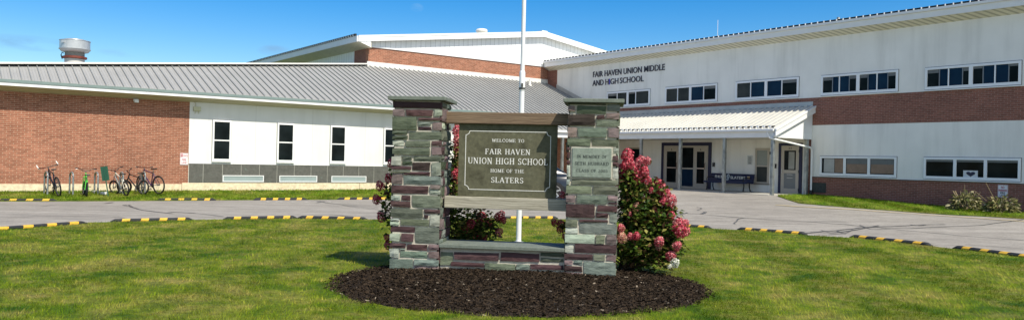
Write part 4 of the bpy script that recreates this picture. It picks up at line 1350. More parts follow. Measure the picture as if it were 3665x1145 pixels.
L1 = lambda x, y: (1370 + x / 2.3, 330 + y / 2.3)
L2 = lambda x, y: (1370 + x / 2.3, 660 + y / 2.3)
R1 = lambda x, y: (1780 + x / 2.3, 330 + y / 2.3)
R2 = lambda x, y: (1780 + x / 2.237, 660 + y / 2.237)
left_stones = [(L1, s) for s in [(95, 80, 497, 138, 'P'), (95, 138, 182, 202, 'p'), (190, 142, 415, 203, 'P'), (422, 144, 494, 204, 'L'), (92, 206, 284, 318, 'G'), (290, 208, 492, 242, 'P'), (288, 245, 402, 281, 'T'), (408, 248, 490, 322, 'p'), (286, 284, 402, 318, 'P'),
    (88, 320, 206, 356, 'D'), (88, 359, 208, 393, 'D'), (214, 322, 490, 393, 'G'), (85, 396, 180, 446, 'L'), (185, 400, 392, 456, 'G'), (398, 400, 492, 446, 'P'), (84, 458, 392, 522, 'G'), (398, 449, 492, 522, 'p'), (84, 526, 154, 604, 'L'), (159, 528, 243, 564, 'G'), (159, 567, 243, 604, 'D'), (250, 526, 488, 574, 'G'),
    (80, 608, 236, 643, 'P'), (241, 578, 391, 650, 'K'), (397, 578, 486, 688, 'g'), (80, 646, 236, 667, 'G'), (171, 653, 391, 687, 'P'), (78, 671, 166, 760, 'p'), (170, 691, 486, 761, 'T')]] + \
    [(L2, s) for s in [(76, 6, 378, 84, 'P'), (385, 6, 482, 40, 'p'), (385, 44, 480, 86, 'L'), (72, 89, 148, 134, 'L'), (153, 90, 230, 136, 'P'), (70, 139, 230, 193, 'P'), (237, 88, 470, 197, 'G'), (72, 198, 332, 277, 'G'), (338, 202, 470, 245, 'P'), (338, 249, 380, 284, 'P'), (386, 250, 468, 348, 'L'),
    (68, 279, 140, 304, 'L'), (68, 306, 140, 338, 'L'), (145, 286, 381, 342, 'G'), (66, 344, 264, 398, 'P'), (62, 402, 144, 472, 'L'), (148, 402, 254, 474, 'P'), (260, 352, 468, 488, 'T'), (60, 477, 188, 523, 'P'), (195, 490, 370, 545, 'P'), (375, 492, 466, 545, 'p'), (60, 527, 136, 604, 'L'), (140, 525, 190, 545, 'T'), (140, 549, 368, 609, 'T'), (373, 549, 464, 612, 'p'),
    (56, 612, 249, 722, 'T'), (254, 615, 462, 668, 'T'), (254, 672, 462, 732, 'p')]]
right_stones = [(R1, s) for s in [(572, 80, 900, 108, 'D'), (905, 80, 1002, 165, 'g'), (572, 111, 644, 162, 'p'), (650, 111, 898, 183, 'D'), (572, 182, 808, 283, 'K'), (814, 188, 887, 228, 'P'), (892, 170, 1000, 230, 'p'), (812, 233, 1000, 290, 'G'), (570, 288, 659, 374, 'p'), (663, 291, 905, 376, 'T'), (912, 294, 1002, 380, 'p'), (568, 380, 775, 447, 'G'), (779, 386, 1002, 453, 'G'),  # top dark stone: the cap's shadow band put into its colour
    (568, 452, 602, 486, 'P'), (566, 490, 602, 552, 'P'), (564, 556, 602, 596, 'P'), (566, 600, 606, 706, 'L'), (946, 458, 1003, 516, 'L'), (946, 520, 1003, 570, 'P'), (946, 574, 1003, 612, 'P'), (946, 616, 1002, 714, 'L'), (566, 712, 602, 764, 'L'), (606, 716, 1000, 766, 'G')]] + \
    [(R2, s) for s in [(550, 9, 758, 78, 'G'), (764, 12, 968, 84, 'G'), (552, 83, 628, 152, 'p'), (633, 84, 878, 162, 'T'), (882, 90, 968, 136, 'p'), (884, 140, 966, 165, 'P'), (548, 158, 786, 271, 'P'), (796, 168, 966, 223, 'P'), (790, 228, 891, 272, 'P'), (896, 228, 966, 308, 'g'), (550, 278, 643, 344, 'G'), (550, 348, 648, 395, 'L'), (654, 278, 890, 307, 'P'), (653, 312, 964, 399, 'T'),
    (544, 398, 782, 475, 'L'), (788, 403, 865, 479, 'G'), (871, 404, 962, 486, 'p'), (542, 480, 612, 548, 'L'), (617, 479, 962, 556, 'P'), (540, 554, 764, 611, 'P'), (768, 560, 863, 612, 'G'), (868, 562, 960, 617, 'p'), (540, 604, 604, 646, 'p'), (608, 606, 684, 648, 'T'), (538, 650, 682, 698, 'P'), (542, 702, 684, 756, 'p'), (689, 618, 960, 754, 'T')]]
mortar = pbr('pale_mortar', (.56, .52, .43), .95, var=.2, vscale=20, bump=.4)
PD = .74   # pillar depth


def random_side(mb, y0, y1, z0, z1, x, ax):
    z = z0
    keys = 'GGTLPPpDgG'
    while z < z1 - .03:
        h = min(random.choice((.075, .10, .13, .16, .2)), z1 - z)
        if z1 - z - h < .05: h = z1 - z
        a = y0
        while a < y1 - .02:
            l = random.uniform(.14, .38)
            if y1 - a - l < .12: l = y1 - a
            stone(mb, a + .004, z + .004, a + l - .004, z + h - .004, x, .1, random.choice(keys), ax)
            a += l
        z += h


for nm, xl, xr, stones in (('pillar', -1.575, -.865, left_stones), ('pillar', .872, 1.582, right_stones)):
    mb = MB()
    core = [(0, .385, .36), ]
    mb.box(xl + .034, .015, -.3, xr - .04, PD - .035, 2.415, 1, (.4, .37, .3))
    for fn, (a, b, c, d, key) in stones:
        x0, z1_ = sp(*fn(a, b)); x1, z0_ = sp(*fn(c, d))
        # tilt of the photograph is removed by taking both corners to the pillar's own axes
        xm0, zm0 = sp(*fn(a, d)); xm1, zm1 = sp(*fn(c, b))
        X0 = max(xl, (x0 + xm0) / 2); X1 = min(xr, (x1 + xm1) / 2); Z0 = (z0_ + zm0) / 2; Z1 = min(2.415, (z1_ + zm1) / 2)
        if X0 - xl < .045: X0 = xl
        if xr - X1 < .045: X1 = xr
        stone(mb, X0, Z0, X1, Z1, .012, .1, key)
    random_side(mb, .03, PD - .02, -.05, 2.41, xr - .028, 'r')
    random_side(mb, .03, PD - .02, -.05, 2.41, xl + .028, 'l')
    po = mb.build(nm, [stone_m, mortar], sign, SF)
    cap = MB().box(xl - .055, -.07, 2.418, xr + .055, PD + .03, 2.472)
    cap.build('cap_stone', slate_cap, po, SF, bevel=.008)
    if xl > 0:
        x0, z1_ = sp(*R1(612, 456)); x1, z0_ = sp(*R1(940, 708))
        MB().box(.952, -.022, 1.408, 1.482, .02, 1.805).build('memorial_plaque', slate_plaque, po, SF, bevel=.006)
        MB().box(.938, -.008, 1.392, 1.497, .018, 1.822).build('mortar_bed', mortar, po, SF)
        tx = MB()
        serif_text(tx, 'IN MEMORY OF', 1.014, 1.417, 1.672, 1.710, -.022, .002)
        serif_text(tx, 'SETH HUBBARD', .988, 1.448, 1.575, 1.616, -.022, .002)
        serif_text(tx, 'CLASS OF 2003', 1.004, 1.434, 1.482, 1.518, -.022, .002)
        tx.build('lettering', letter_dark, po, SF)

MB().box(-.862, .25, 2.12, .87, .45, 2.283).build('top_beam', wood_brown, sign, SF, bevel=.008)
MB().box(-.862, .25, .922, .87, .45, 1.088).build('lower_beam', wood_grey, sign, SF, bevel=.008)
bd = MB().box(-.681, .305, 1.089, .724, .36, 2.119).build('slate_board', slate_board, sign, SF, bevel=.003)
tx = MB()
serif_text(tx, 'WELCOME TO', -.204, .256, 1.868, 1.914, .305, .003)
serif_text(tx, 'FAIR HAVEN', -.298, .347, 1.695, 1.772, .305, .003)
serif_text(tx, 'UNION HIGH SCHOOL', -.543, .596, 1.556, 1.644, .305, .003)
serif_text(tx, 'HOME OF THE', -.215, .263, 1.439, 1.488, .305, .003)
serif_text(tx, 'SLATERS', -.205, .257, 1.295, 1.372, .305, .003)
tx.build('lettering', letter_white, bd, SF)
bl = MB()
bx0, bx1, bz0, bz1, rr_, lw_ = -.579, .630, 1.192, 2.018, .055, .0045
path = []
for (cx_, cz_, a0_) in ((bx0, bz0, 90), (bx1, bz0, 180), (bx1, bz1, 270), (bx0, bz1, 0)):
    arc = [(cx_ + rr_ * math.cos(R(a0_ - 90 * k / 8)), cz_ + rr_ * math.sin(R(a0_ - 90 * k / 8))) for k in range(9)]
    path += arc
for i in range(len(path)):
    p, q = path[i], path[(i + 1) % len(path)]
    bl.bar((p[0], .303 - .0002 * (i % 2), p[1]), (q[0], .303 - .0002 * (i % 2), q[1]), lw_ * 2, .004, 0, up=(0, 1, 0))
bl.build('border_line', letter_white, bd, SF)

# bench wall between the pillars with its slate seat slab
bwm = MB()
bwm.box(-.866, .079, -.3, .873, .68, .383, 1, (.4, .37, .3))
for fn, (a, b, c, d, key) in [(L2, (470, 548, 579, 670, 'G')), (L2, (588, 550, 957, 632, 'P')), (L2, (560, 630, 838, 685, 'P')), (L2, (468, 682, 834, 745, 'p')),
                              (R2, (22, 540, 338, 626, 'P')), (R2, (343, 538, 534, 580, 'D')), (R2, (343, 584, 534, 628, 'G')), (R2, (152, 632, 260, 686, 'T')), (R2, (263, 633, 534, 690, 'P')), (R2, (166, 690, 377, 748, 'P')), (R2, (383, 692, 534, 752, 'T'))]:
    x0, z1_ = sp(*fn(a, b), .08); x1, z0_ = sp(*fn(c, d), .08)
    stone(bwm, max(x0, -.866), z0_, min(x1, .873), min(.378, z1_), .075, .1, key)
x0, z1_ = sp(1735, 939, .08); x1, z0_ = sp(1847, 984, .08)
stone(bwm, x0, z0_, x1, z1_, .075, .1, 'G')
bwo = bwm.build('bench_wall', [stone_m, mortar], sign, SF)
MB().box(-.868, -.005, .384, .875, .70, .432).build('seat_slab', slate_cap, bwo, SF, bevel=.006)

# ------------------------------------------------------------------ flagpole
fpx, fpy = .165, 15.4
fg = thing('flagpole', 'tall white flagpole with a bolted sleeve joint behind the stone sign', 'flagpole', TR(fpx, fpy, 0))
FP = FR[fg]
MB().tube([(0, 0, -.3), (0, 0, 3.16)], [.052, .050], 20).build('lower_pole', pole_m, fg, FP, smooth=True)
MB().tube([(0, 0, 3.16), (0, 0, 9.5)], [.043, .036], 20).build('upper_pole', pole_m, fg, FP, smooth=True)
MB().lathe([(.053, 2.98), (.058, 2.985), (.058, 3.33), (.050, 3.36), (.043, 3.37)], 20).build('sleeve', pole_m, fg, FP, smooth=True)
MB().lathe([(.062, 3.0), (.064, 3.01), (.064, 3.035), (.062, 3.04)], 20).box(-.02, -.075, 3.05, .02, -.055, 3.12).build('clamp', pbr('dark_clamp', (.10, .10, .09), .5, .4), fg, FP)
MB().lathe([(.12, -.02), (.11, .02), (.06, .03)], 20).build('base_collar', pole_m, fg, FP)
MB().lathe([(.01, 9.49), (.06, 9.52), (.08, 9.57), (.06, 9.62), (.01, 9.65)], 16).build('finial', silver, fg, FP, smooth=True)

# ------------------------------------------------------------------ mulch bed
MC = Vector((.12, 10.15)); MRX, MRY = 2.42, 2.13


def mulch_h(x, y):
    a = (x - MC.x) / MRX; b = (y - MC.y) / MRY
    r_ = math.hypot(a, b)
    return .065 * max(0, 1 - r_ ** 2.6)


mb = MB()
nr, na = 26, 96
vs_ = [(MC.x, MC.y, mulch_h(MC.x, MC.y) + .03)]; fs_ = []
for i in range(1, nr + 1):
    for k in range(na):
        t = 2 * math.pi * k / na
        rad = i / nr * (1 + .025 * math.sin(3 * t + 1) + .02 * math.sin(7 * t) + .012 * math.sin(17 * t))
        x, y = MC.x + MRX * rad * math.cos(t), MC.y + MRY * rad * math.sin(t)
        vs_.append((x, y, mulch_h(x, y) + .026 + (.012 * noise.noise(Vector((x * 14, y * 14, 0))) if i < nr else -.02)))
for k in range(na): fs_.append((0, 1 + k, 1 + (k + 1) % na))
for i in range(nr - 1):
    for k in range(na):
        a = 1 + i * na; fs_.append((a + k, a + na + k, a + na + (k + 1) % na, a + (k + 1) % na))
mb.add(vs_, fs_)
tag(mb.build('mulch_bed', mulch_soil, smooth=True), kind='structure')
# shredded bark
N = 34000
th = rng.uniform(0, 2 * np.pi, N); rad = np.sqrt(rng.uniform(0, 1.0, N)) * (1.0 + rng.normal(0, .022, N))
cx_ = MC.x + MRX * rad * np.cos(th); cy_ = MC.y + MRY * rad * np.sin(th)
keep = (cy_ < 11.6) | (rng.uniform(0, 1, N) < .4)
cx_, cy_, rad = cx_[keep], cy_[keep], rad[keep]; N = len(cx_)
cz_ = .065 * np.maximum(0, 1 - np.minimum(rad, 1) ** 2.6) + .034 + rng.uniform(-.004, .014, N)
ang = rng.uniform(0, np.pi, N); ln_ = rng.uniform(.008, .026, N); wd_ = rng.uniform(.002, .006, N); tl = rng.normal(0, .35, N)
dx, dy, dzv = np.cos(ang) * ln_ * np.cos(tl), np.sin(ang) * ln_ * np.cos(tl), np.sin(tl) * ln_
ex, ey = -np.sin(ang) * wd_, np.cos(ang) * wd_
ez = rng.normal(0, .004, N)
P = np.stack([np.stack([cx_ - dx - ex, cy_ - dy - ey, cz_ - dzv - ez], 1), np.stack([cx_ + dx - ex, cy_ + dy - ey, cz_ + dzv - ez], 1), np.stack([cx_ + dx + ex, cy_ + dy + ey, cz_ + dzv + ez], 1), np.stack([cx_ - dx + ex, cy_ - dy + ey, cz_ - dzv + ez], 1)], 1).reshape(-1, 3)
Q = np.arange(N * 4).reshape(-1, 4)
sh = rng.uniform(.5, 1.6, N); pale = rng.uniform(0, 1, N) > .985
tint = np.stack([.032 * sh, .022 * sh, .014 * sh], 1); tint[pale] = np.array([.30, .25, .19]) * rng.uniform(.5, 1.1, pale.sum())[:, None]
o = raw_mesh('mulch_chips', P, Q, mulch_chip, tint=tint)
tag(o, 'shredded dark bark scattered over the mulch bed around the stone sign', 'bark mulch', kind='stuff')


# ------------------------------------------------------------------ grass
def in_poly(px, py, poly):
    P_ = np.array(poly); inside = np.zeros(len(px), bool); j = len(P_) - 1
    for i in range(len(P_)):
        cond = (P_[i, 1] > py) != (P_[j, 1] > py)
        xi = (P_[j, 0] - P_[i, 0]) * (py - P_[i, 1]) / (P_[j, 1] - P_[i, 1] + 1e-12) + P_[i, 0]
        inside ^= cond & (px < xi); j = i
    return inside


def gz_np(x, y):
    u = x * U.x + y * U.y; v = x * V.x + y * V.y
    ss = lambda a, b, q: (lambda t: t * t * (3 - 2 * t))(np.clip((q - a) / (b - a), 0, 1))
    return .40 * ss(15, 28.2, u) * (.5 + .5 * ss(12, 19.5, v)) + .10 * ss(30.0, 32.3, v) * (1 - ss(20, 22.5, u)) * (1 - ss(34, 38, v))


def grass(name, poly, n, ymin, ymax, spread, hgt, wid, label, hole=True, dens_pow=1.0, tone=(1, 1, 1)):
    y = ymin + (ymax - ymin) * rng.uniform(0, 1, n) ** dens_pow
    x = rng.uniform(-1, 1, n) * (y * spread + 1.5)
    ok = in_poly(x, y, poly)
    if hole:
        a = np.arctan2((y - MC.y) / MRY, (x - MC.x) / MRX); rr2 = np.hypot((x - MC.x) / MRX, (y - MC.y) / MRY)
        ok &= rr2 > (1 + .025 * np.sin(3 * a + 1) + .02 * np.sin(7 * a) + .012 * np.sin(17 * a)) * .99 + rng.normal(0, .012, n)
        ok &= np.hypot(x - fpx, y - fpy) > .09
    x, y = x[ok], y[ok]; n = len(x)
    z = gz_np(x, y) + .012
    d = np.hypot(x, y)
    clump_ = np.sin(x * 9.1 + 2.2 * np.sin(y * 5.3)) * np.sin(y * 8.3 + 2.0 * np.sin(x * 6.1)) + .6 * np.sin(x * 21 + 3 * np.sin(y * 17)) * np.sin(y * 23 + 2 * np.sin(x * 19))
    h = hgt * rng.uniform(.55, 1.35, n) * (1 + .35 * clump_).clip(.35, 1.7); wv = wid * (.55 + .05 * d) * rng.uniform(.7, 1.3, n)
    a = rng.uniform(0, 2 * np.pi, n)
    ex, ey = np.cos(a) * wv / 2, np.sin(a) * wv / 2
    lean = rng.normal(0, .55, (n, 2)) * h[:, None]
    # mown in passes: the blades of neighbouring passes lie opposite ways
    stripe = np.tanh(2.5 * np.sin((x * .99 - y * .10 + .12 * np.sin(y * 1.3)) * 2 * np.pi / 1.9))
    str_ = np.where(x > 1.5, 1.4, .45) * h
    lean[:, 0] += stripe * .10 * str_; lean[:, 1] += (stripe * .95 + .35) * str_
    P = np.stack([np.stack([x - ex, y - ey, z], 1), np.stack([x + ex, y + ey, z], 1), np.stack([x + lean[:, 0] + ex * .15, y + lean[:, 1] + ey * .15, z + h], 1)], 1).reshape(-1, 3)
    Tn = np.arange(n * 3).reshape(-1, 3)
    cs = .024 * 2.0 ** np.round(np.log2(np.maximum(1, d / 8)))
    wx_ = x + .03 * np.sin(y * 31) + .02 * np.sin(y * 77 + x * 13); wy_ = y + .04 * np.sin(x * 27) + .02 * np.sin(x * 71)
    ix_ = np.floor((wx_ * .8 + wy_ * .6) / cs).astype(np.int64) + 40000; iy_ = np.floor((wy_ * .8 - wx_ * .6) / (cs * 1.8)).astype(np.int64) + 40000
    hh = (ix_ * 73856093) ^ (iy_ * 19349663); hh = (hh ^ (hh >> 13)) * 1274126177 & 0xffffffff; hh = (hh ^ (hh >> 16)) & 0xffff
    hsh = hh / 65535.0
    k = rng.uniform(.6, 1.35, n) * (.60 + .85 * hsh); dry = rng.uniform(0, 1, n) > .88
    tint = np.stack([k * 1.0, k * 1.0, k * rng.uniform(.8, 1.3, n)], 1)
    tint[dry] *= np.array([1.6, 1.3, 1.5])
    tint *= np.array(tone)
    o = raw_mesh(name, P, Tn, grass_blade, tint=tint)
    return tag(o, label, 'grass', kind='stuff')


grass('lawn_grass', isl, 480000, 5.6, 22.5, .68, .040, .0062, 'mown green and straw coloured grass of the island lawn around the sign', dens_pow=1.25)
grass('strip_grass', lawn_far, 520000, 15.5, 40.0, .80, .065, .008, 'grass strip between the far road edge and the long brick wing', hole=False, dens_pow=.8, tone=(.85, 1.0, .8))
grass('verge_grass', lawn_right, 420000, 14, 37, .80, .06, .008, 'grass verge along the foot of the two storey wing', hole=False, dens_pow=.8, tone=(.78, .96, .7))

# ------------------------------------------------------------------ parking kerbs of black rubber
near_px = [((-70, 832), (310, 803)), ((395, 797), (690, 790)), ((800, 788), (1062, 783)), ((1066, 783), (1315, 789)), ((1800, 785), (1995, 784)), ((2330, 806), (2545, 820)), ((2640, 824), (2888, 843)), ((3045, 851), (3335, 883)), ((3415, 891), (3720, 932))]
far_kpx = [((-60, 721), (204, 721)), ((562, 719), (772, 718)), ((907, 717), (1098, 716)), ((1206, 715), (1400, 714))]
kname = {'n': ['leftmost', 'second', 'third', 'fourth', '', '', '', '', '']}


def kerb_mesh():
    mb = MB()
    L, w_, h_ = 1.83, .14, .074
    pr = [(-w_ / 2, 0), (w_ / 2, 0), (w_ / 2, .045), (w_ * .27, h_), (-w_ * .27, h_), (-w_ / 2, .045)]
    xs = [-L / 2, -L / 2 + .10]
    st = []
    for i in range(4):
        c = -L / 2 + .30 + i * (L - .60) / 3
        st.append((c - .085, c + .085))
    cuts = [-L / 2, -L / 2 + .10]
    for a, b in st: cuts += [a, b]
    cuts += [L / 2 - .10, L / 2]
    n = len(pr); vs_ = []; fs_ = []; ms_ = []
    for i, x in enumerate(cuts):
        end = i in (0, len(cuts) - 1)
        for (a, b) in pr:
            sh_ = .035 * (b / h_) if 2 <= i < len(cuts) - 2 else 0    # slanted stripes
            vs_.append((x + sh_, a * (.8 if end else 1), b * (.35 if end else 1)))
    for i in range(len(cuts) - 1):
        yel = any(abs(cuts[i] - a) < 1e-6 for a, b in st)
        for k in range(n):
            k2 = (k + 1) % n
            fs_.append((i * n + k, i * n + k2, (i + 1) * n + k2, (i + 1) * n + k)); ms_.append(1 if yel and k in (1, 2, 3, 4, 5) else 0)
    fs_.append(tuple(range(n))); ms_.append(0); fs_.append(tuple((len(cuts) - 1) * n + k for k in range(n))); ms_.append(0)
    mb.v = [Vector(p) for p in vs_]; mb.f = [list(f) for f in fs_]; mb.m = ms_; mb.c = [None] * len(fs_)
    return mb


k0 = None
near_lab = ['leftmost rubber kerb on the island lawn edge, cut off by the photo edge', 'near side rubber kerb across the road from the leaning green sign',
            'near side rubber kerb on the lawn edge below the first two wall vents', 'near side rubber kerb on the lawn edge, last before the left stone pillar',
            'rubber kerb seen in the gap under the sign board beside the flagpole', 'rubber kerb just right of the pink hydrangea',
            'rubber kerb on the right lawn edge, second right of the hydrangea', 'rubber kerb on the right lawn edge opposite the faded bushes', 'rightmost rubber kerb on the lawn edge, cut off by the photo edge']
far_lab = ['far side rubber kerb in front of the leftmost bicycle', 'far side rubber kerb below the fire lane sign at the brick corner', 'far side rubber kerb under the second wall vent', 'far side rubber kerb just left of the stone pillar']
for lst, labs, grp in ((near_px, near_lab, 'rubber kerbs along the island lawn'), (far_kpx, far_lab, 'rubber kerbs along the far grass strip')):
    for (pa, pb), lab in zip(lst, labs):
        A, B = ground(*pa), ground(*pb)
        mid = (A + B) / 2; d = B - A
        mat = Matrix.Translation((mid.x, mid.y, gz(mid.x, mid.y) + .004)) @ Matrix.Rotation(math.atan2(d.y, d.x), 4, 'Z') @ Matrix.Rotation(-math.atan2(d.z, d.xy.length), 4, 'Y')
        if k0 is None:
            k0 = kerb_mesh().build('parking_block', [rubber, yellow], None, mat, origin=mat)
            ob = k0
        else:
            ob = copy_tree(k0, None, mat)
        ob.scale.x = d.length / 1.83 if .7 < d.length / 1.83 < 1.5 else 1
        tag(ob, lab.replace('kerb', 'parking block'), 'parking block', grp.replace('kerbs', 'parking blocks'), 'thing')

# ------------------------------------------------------------------ bicycle racks and bicycles
hoop_lab = ['steel rack hoop holding the leftmost bicycle', 'empty steel rack hoop left of the green bicycle', 'steel rack hoop beside the leaning green sign', 'steel rack hoop behind the white framed bicycle', 'steel rack hoop in front of the purple bicycle']
h0 = None
for i, (px, py) in enumerate(((170, 699), (261, 699), (350, 698), (440, 697), (519, 694))):
    g_ = ground(px, py)
    mat = TR(g_.x, g_.y, gz(g_.x, g_.y), YAW + R(90) + R((10, 10, 9, 8, 7)[i]))
    if h0 is None:
        pts = [(-.0, 0, -.1), (.0, 0, .62)] + [(.18 - .18 * math.cos(R(a)), 0, .62 + .18 * math.sin(R(a))) for a in range(20, 180, 20)] + [(.36, 0, .62), (.36, 0, -.1)]
        h0 = MB().tube(pts, .030, 10).build('rack_hoop', galv, None, mat, smooth=True, origin=mat)
        ob = h0
    else:
        ob = copy_tree(h0, None, mat)
    tag(ob, hoop_lab[i], 'bicycle rack', 'bicycle rack hoops on the grass')

tyre_m = pbr('tyre', (.014, .014, .014), .8)


def bicycle(px, py, heading, lean, r_, base_l, frame_c, fork_c, label, bars='flat', seat_h=.86, bar_h=1.0, bar_w=.62, steer=0.0, tyre_w=.025, rimc=(.3, .3, .3), bar_ends=None):
    """rear wheel contact near the camera at (px, py); heading measured from +X"""
    g_ = ground(px, py)
    root = thing('bicycle', label, 'bicycle', Matrix.Translation((g_.x, g_.y, gz(g_.x, g_.y) + .02)) @ Matrix.Rotation(heading, 4, 'Z') @ Matrix.Rotation(lean, 4, 'X'), 'bicycles parked at the hoops')
    F = FR[root]
    fm = pbr('frame_' + label[:18], frame_c, .35, coat=.3); fk = pbr('fork_' + label[:18], fork_c, .35)
    rimm = pbr('rim_%.2f' % rimc[0], tuple(q_ * .35 for q_ in rimc), .4, .2)
    bb = Vector((r_ * 1.25, 0, r_ * .88)); rear = Vector((0, 0, r_)); front0 = Vector((base_l, 0, r_))
    head_t = Vector((base_l - r_ * .75, 0, bar_h - .16)); head_b = Vector((base_l - r_ * .58, 0, bar_h - .30))
    seat_t = Vector((r_ * .82, 0, seat_h - .10))
    S_ = Matrix.Translation(head_b) @ Matrix.Rotation(steer, 4, (head_t - head_b).normalized()) @ Matrix.Translation(-head_b)
    fr = MB()
    fr.tube([bb, seat_t], .019, 8).tube([bb, head_b], .024, 8).tube([seat_t - Vector((0, 0, .06)), head_t - Vector((0, 0, .02))], .018, 8).tube([head_b, head_t], .024, 8)
    for s_ in (-.05, .05):
        fr.tube([bb + Vector((0, s_ * .4, 0)), rear + Vector((0, s_ * 1.2, 0))], .011, 6).tube([seat_t + Vector((0, s_ * .3, -.05)), rear + Vector((0, s_ * 1.2, 0))], .010, 6)
    fr.build('frame', fm, root, F, smooth=True)
    ff = MB()
    for s_ in (-.05, .05):
        ff.tube([S_ @ (head_b + Vector((.005, s_, -.01))), S_ @ (front0 + Vector((0, s_ * 1.1, 0)))], .013, 6)
    ff.tube([S_ @ (head_b + Vector((0, -.055, 0))), S_ @ (head_b + Vector((0, .055, 0)))], .016, 6)
    ff.build('fork', fk, root, F, smooth=True)
    for c0, mt in ((rear, None), (front0, S_)):
        tr = MB(); k = 28
        pts = [c0 + Vector((math.cos(2 * math.pi * i / k) * (r_ - tyre_w), 0, math.sin(2 * math.pi * i / k) * (r_ - tyre_w))) for i in range(k)]
        if mt: pts = [mt @ p for p in pts]
        tr.tube(pts, tyre_w, 7, closed=True)
        wo = tr.build('wheel', tyre_m, root, F, smooth=True)
        rm = MB()
        pts = [c0 + Vector((math.cos(2 * math.pi * i / k) * (r_ - tyre_w * 2.1), 0, math.sin(2 * math.pi * i / k) * (r_ - tyre_w * 2.1))) for i in range(k)]
        if mt: pts = [mt @ p for p in pts]
        rm.tube(pts, .011, 6, closed=True)
        rm.build('rim', rimm, wo, F, smooth=True)
        spk = MB()
        for i in range(16):
            t = 2 * math.pi * i / 16
            a = c0 + Vector((0, .025 * (-1) ** i, 0)); b = c0 + Vector((math.cos(t) * (r_ - tyre_w * 2), 0, math.sin(t) * (r_ - tyre_w * 2)))
            if mt: a, b = mt @ a, mt @ b
            spk.tube([a, b], .0022, 4)
        hb = [c0 + Vector((0, -.05, 0)), c0 + Vector((0, .05, 0))]
        if mt: hb = [mt @ p for p in hb]
        spk.tube(hb, .022, 8)
        spk.build('spokes', pbr('dull_spoke', (.10, .10, .10), .5, .3), wo, F)
    # handlebar
    hbm = MB(); st = head_t + (head_t - head_b).normalized() * .07 + Vector((.05, 0, 0))
    hw = bar_w / 2
    grips = []
    if bars == 'bmx':
        low = st
        P_ = [low + Vector((-.03, -hw, bar_h - low.z)), low + Vector((0, -hw * .55, bar_h - low.z - .02)), low + Vector((0, -.10, .0)), low + Vector((0, .10, 0)), low + Vector((0, hw * .55, bar_h - low.z - .02)), low + Vector((-.03, hw, bar_h - low.z))]
        hbm.tube([S_ @ p for p in P_], .012, 7)
        hbm.tube([S_ @ (low + Vector((0, -hw * .40, (bar_h - low.z) * .62))), S_ @ (low + Vector((0, hw * .40, (bar_h - low.z) * .62)))], .009, 6)
        grips = [(P_[0], P_[0].lerp(P_[1], .7)), (P_[5], P_[5].lerp(P_[4], .7))]
    else:
        P_ = [st + Vector((-.05, -hw, .03)), st + Vector((0, -hw * .4, 0)), st + Vector((0, hw * .4, 0)), st + Vector((-.05, hw, .03))]
        hbm.tube([S_ @ p for p in P_], .013, 7)
        grips = [(P_[0], P_[0].lerp(P_[1], .45)), (P_[3], P_[3].lerp(P_[2], .45))]
    hbm.tube([S_ @ head_t, S_ @ st], .018, 7)
    ho = hbm.build('handlebar', black, root, F, smooth=True)
    gp = MB()
    for a, b in grips: gp.tube([S_ @ a, S_ @ b], .018, 8)
    gp.build('grips', tyre_m, ho, F, smooth=True)
    lv = MB()
    for a, b in grips:
        p = a.lerp(b, .8); lv.tube([S_ @ p, S_ @ (p + Vector((.05, 0, -.02))), S_ @ (a.lerp(b, .2) + Vector((.06, 0, -.04)))], .006, 5)
    lv.build('brake_levers', silver, ho, F)
    if bar_ends:
        be = MB()
        for a, b in grips: be.tube([S_ @ a, S_ @ (a + Vector((.05, 0, .05))), S_ @ (a + Vector((.09, 0, .11)))], .018, 7)
        be.build('bar_ends', letter_white, ho, F, smooth=True)
    sd = MB()
    pp = [(-.13, .075), (-.11, .085), (-.02, .05), (.06, .025), (.14, .02)]
    poly = [(a, b) for a, b in pp] + [(a, -b) for a, b in reversed(pp)]
    sd.prism(poly, lambda a, b, t: seat_t + Vector((a - .02, b, t + .025 * max(0, -a * 6 - .3))), .085, .13)
    sd.build('saddle', black, root, F, bevel=.012)
    MB().tube([seat_t - Vector((0, 0, .04)), seat_t + Vector((-.015, 0, .09))], .013, 7).build('seat_post', silver, root, F)
    ck = MB()
    ck.tube([bb + Vector((0, -.06, 0)), bb + Vector((0, .06, 0))], .022, 8).lathe([(.085, -.003), (.085, .003)], 20, bb + Vector((0, -.055, 0)), 0, (Vector((1, 0, 0)), Vector((0, 0, 1)), Vector((0, 1, 0))))
    ck.tube([bb + Vector((0, -.07, 0)), bb + Vector((.10, -.075, .12))], .010, 6).tube([bb + Vector((0, .07, 0)), bb + Vector((-.10, .075, -.12))], .010, 6)
    co = ck.build('crank', pbr('dull_spoke', (.10, .10, .10), .5, .3), root, F)
    for q, s_ in ((bb + Vector((.10, -.12, .12)), 1), (bb + Vector((-.10, .12, -.12)), -1)):
        MB().box(q.x - .045, q.y - .04, q.z - .012, q.x + .045, q.y + .04, q.z + .012).build('pedal', black, co, F)
    return root


HV = YAW + R(90)
bicycle(212, 706, HV + R(8), R(-9), .34, 1.03, (.012, .014, .03), (.02, .02, .03), 'dark bicycle with white bar ends leaning at the leftmost hoop', 'flat', .90, 1.08, .66, R(12), bar_ends=True, rimc=(.45, .45, .46))
bicycle(308, 709, HV - R(3), R(3), .26, .92, (.10, .62, .06), (.10, .55, .08), 'small bright green bicycle with tall black handlebars', 'bmx', .74, .97, .68, R(2), .028, rimc=(.05, .3, .05))
bicycle(452, 705, HV + R(12), R(-6), .27, .95, (.60, .57, .48), (.05, .05, .08), 'small white framed bicycle with tall handlebars beside the green sign', 'bmx', .76, .98, .72, R(16), .028, rimc=(.2, .2, .2))
bicycle(512, 700, HV + R(30), R(3), .27, .95, (.015, .015, .017), (.02, .02, .02), 'small black bicycle parked between the white and the purple one', 'bmx', .76, .90, .60, R(34), .030, rimc=(.30, .30, .28))
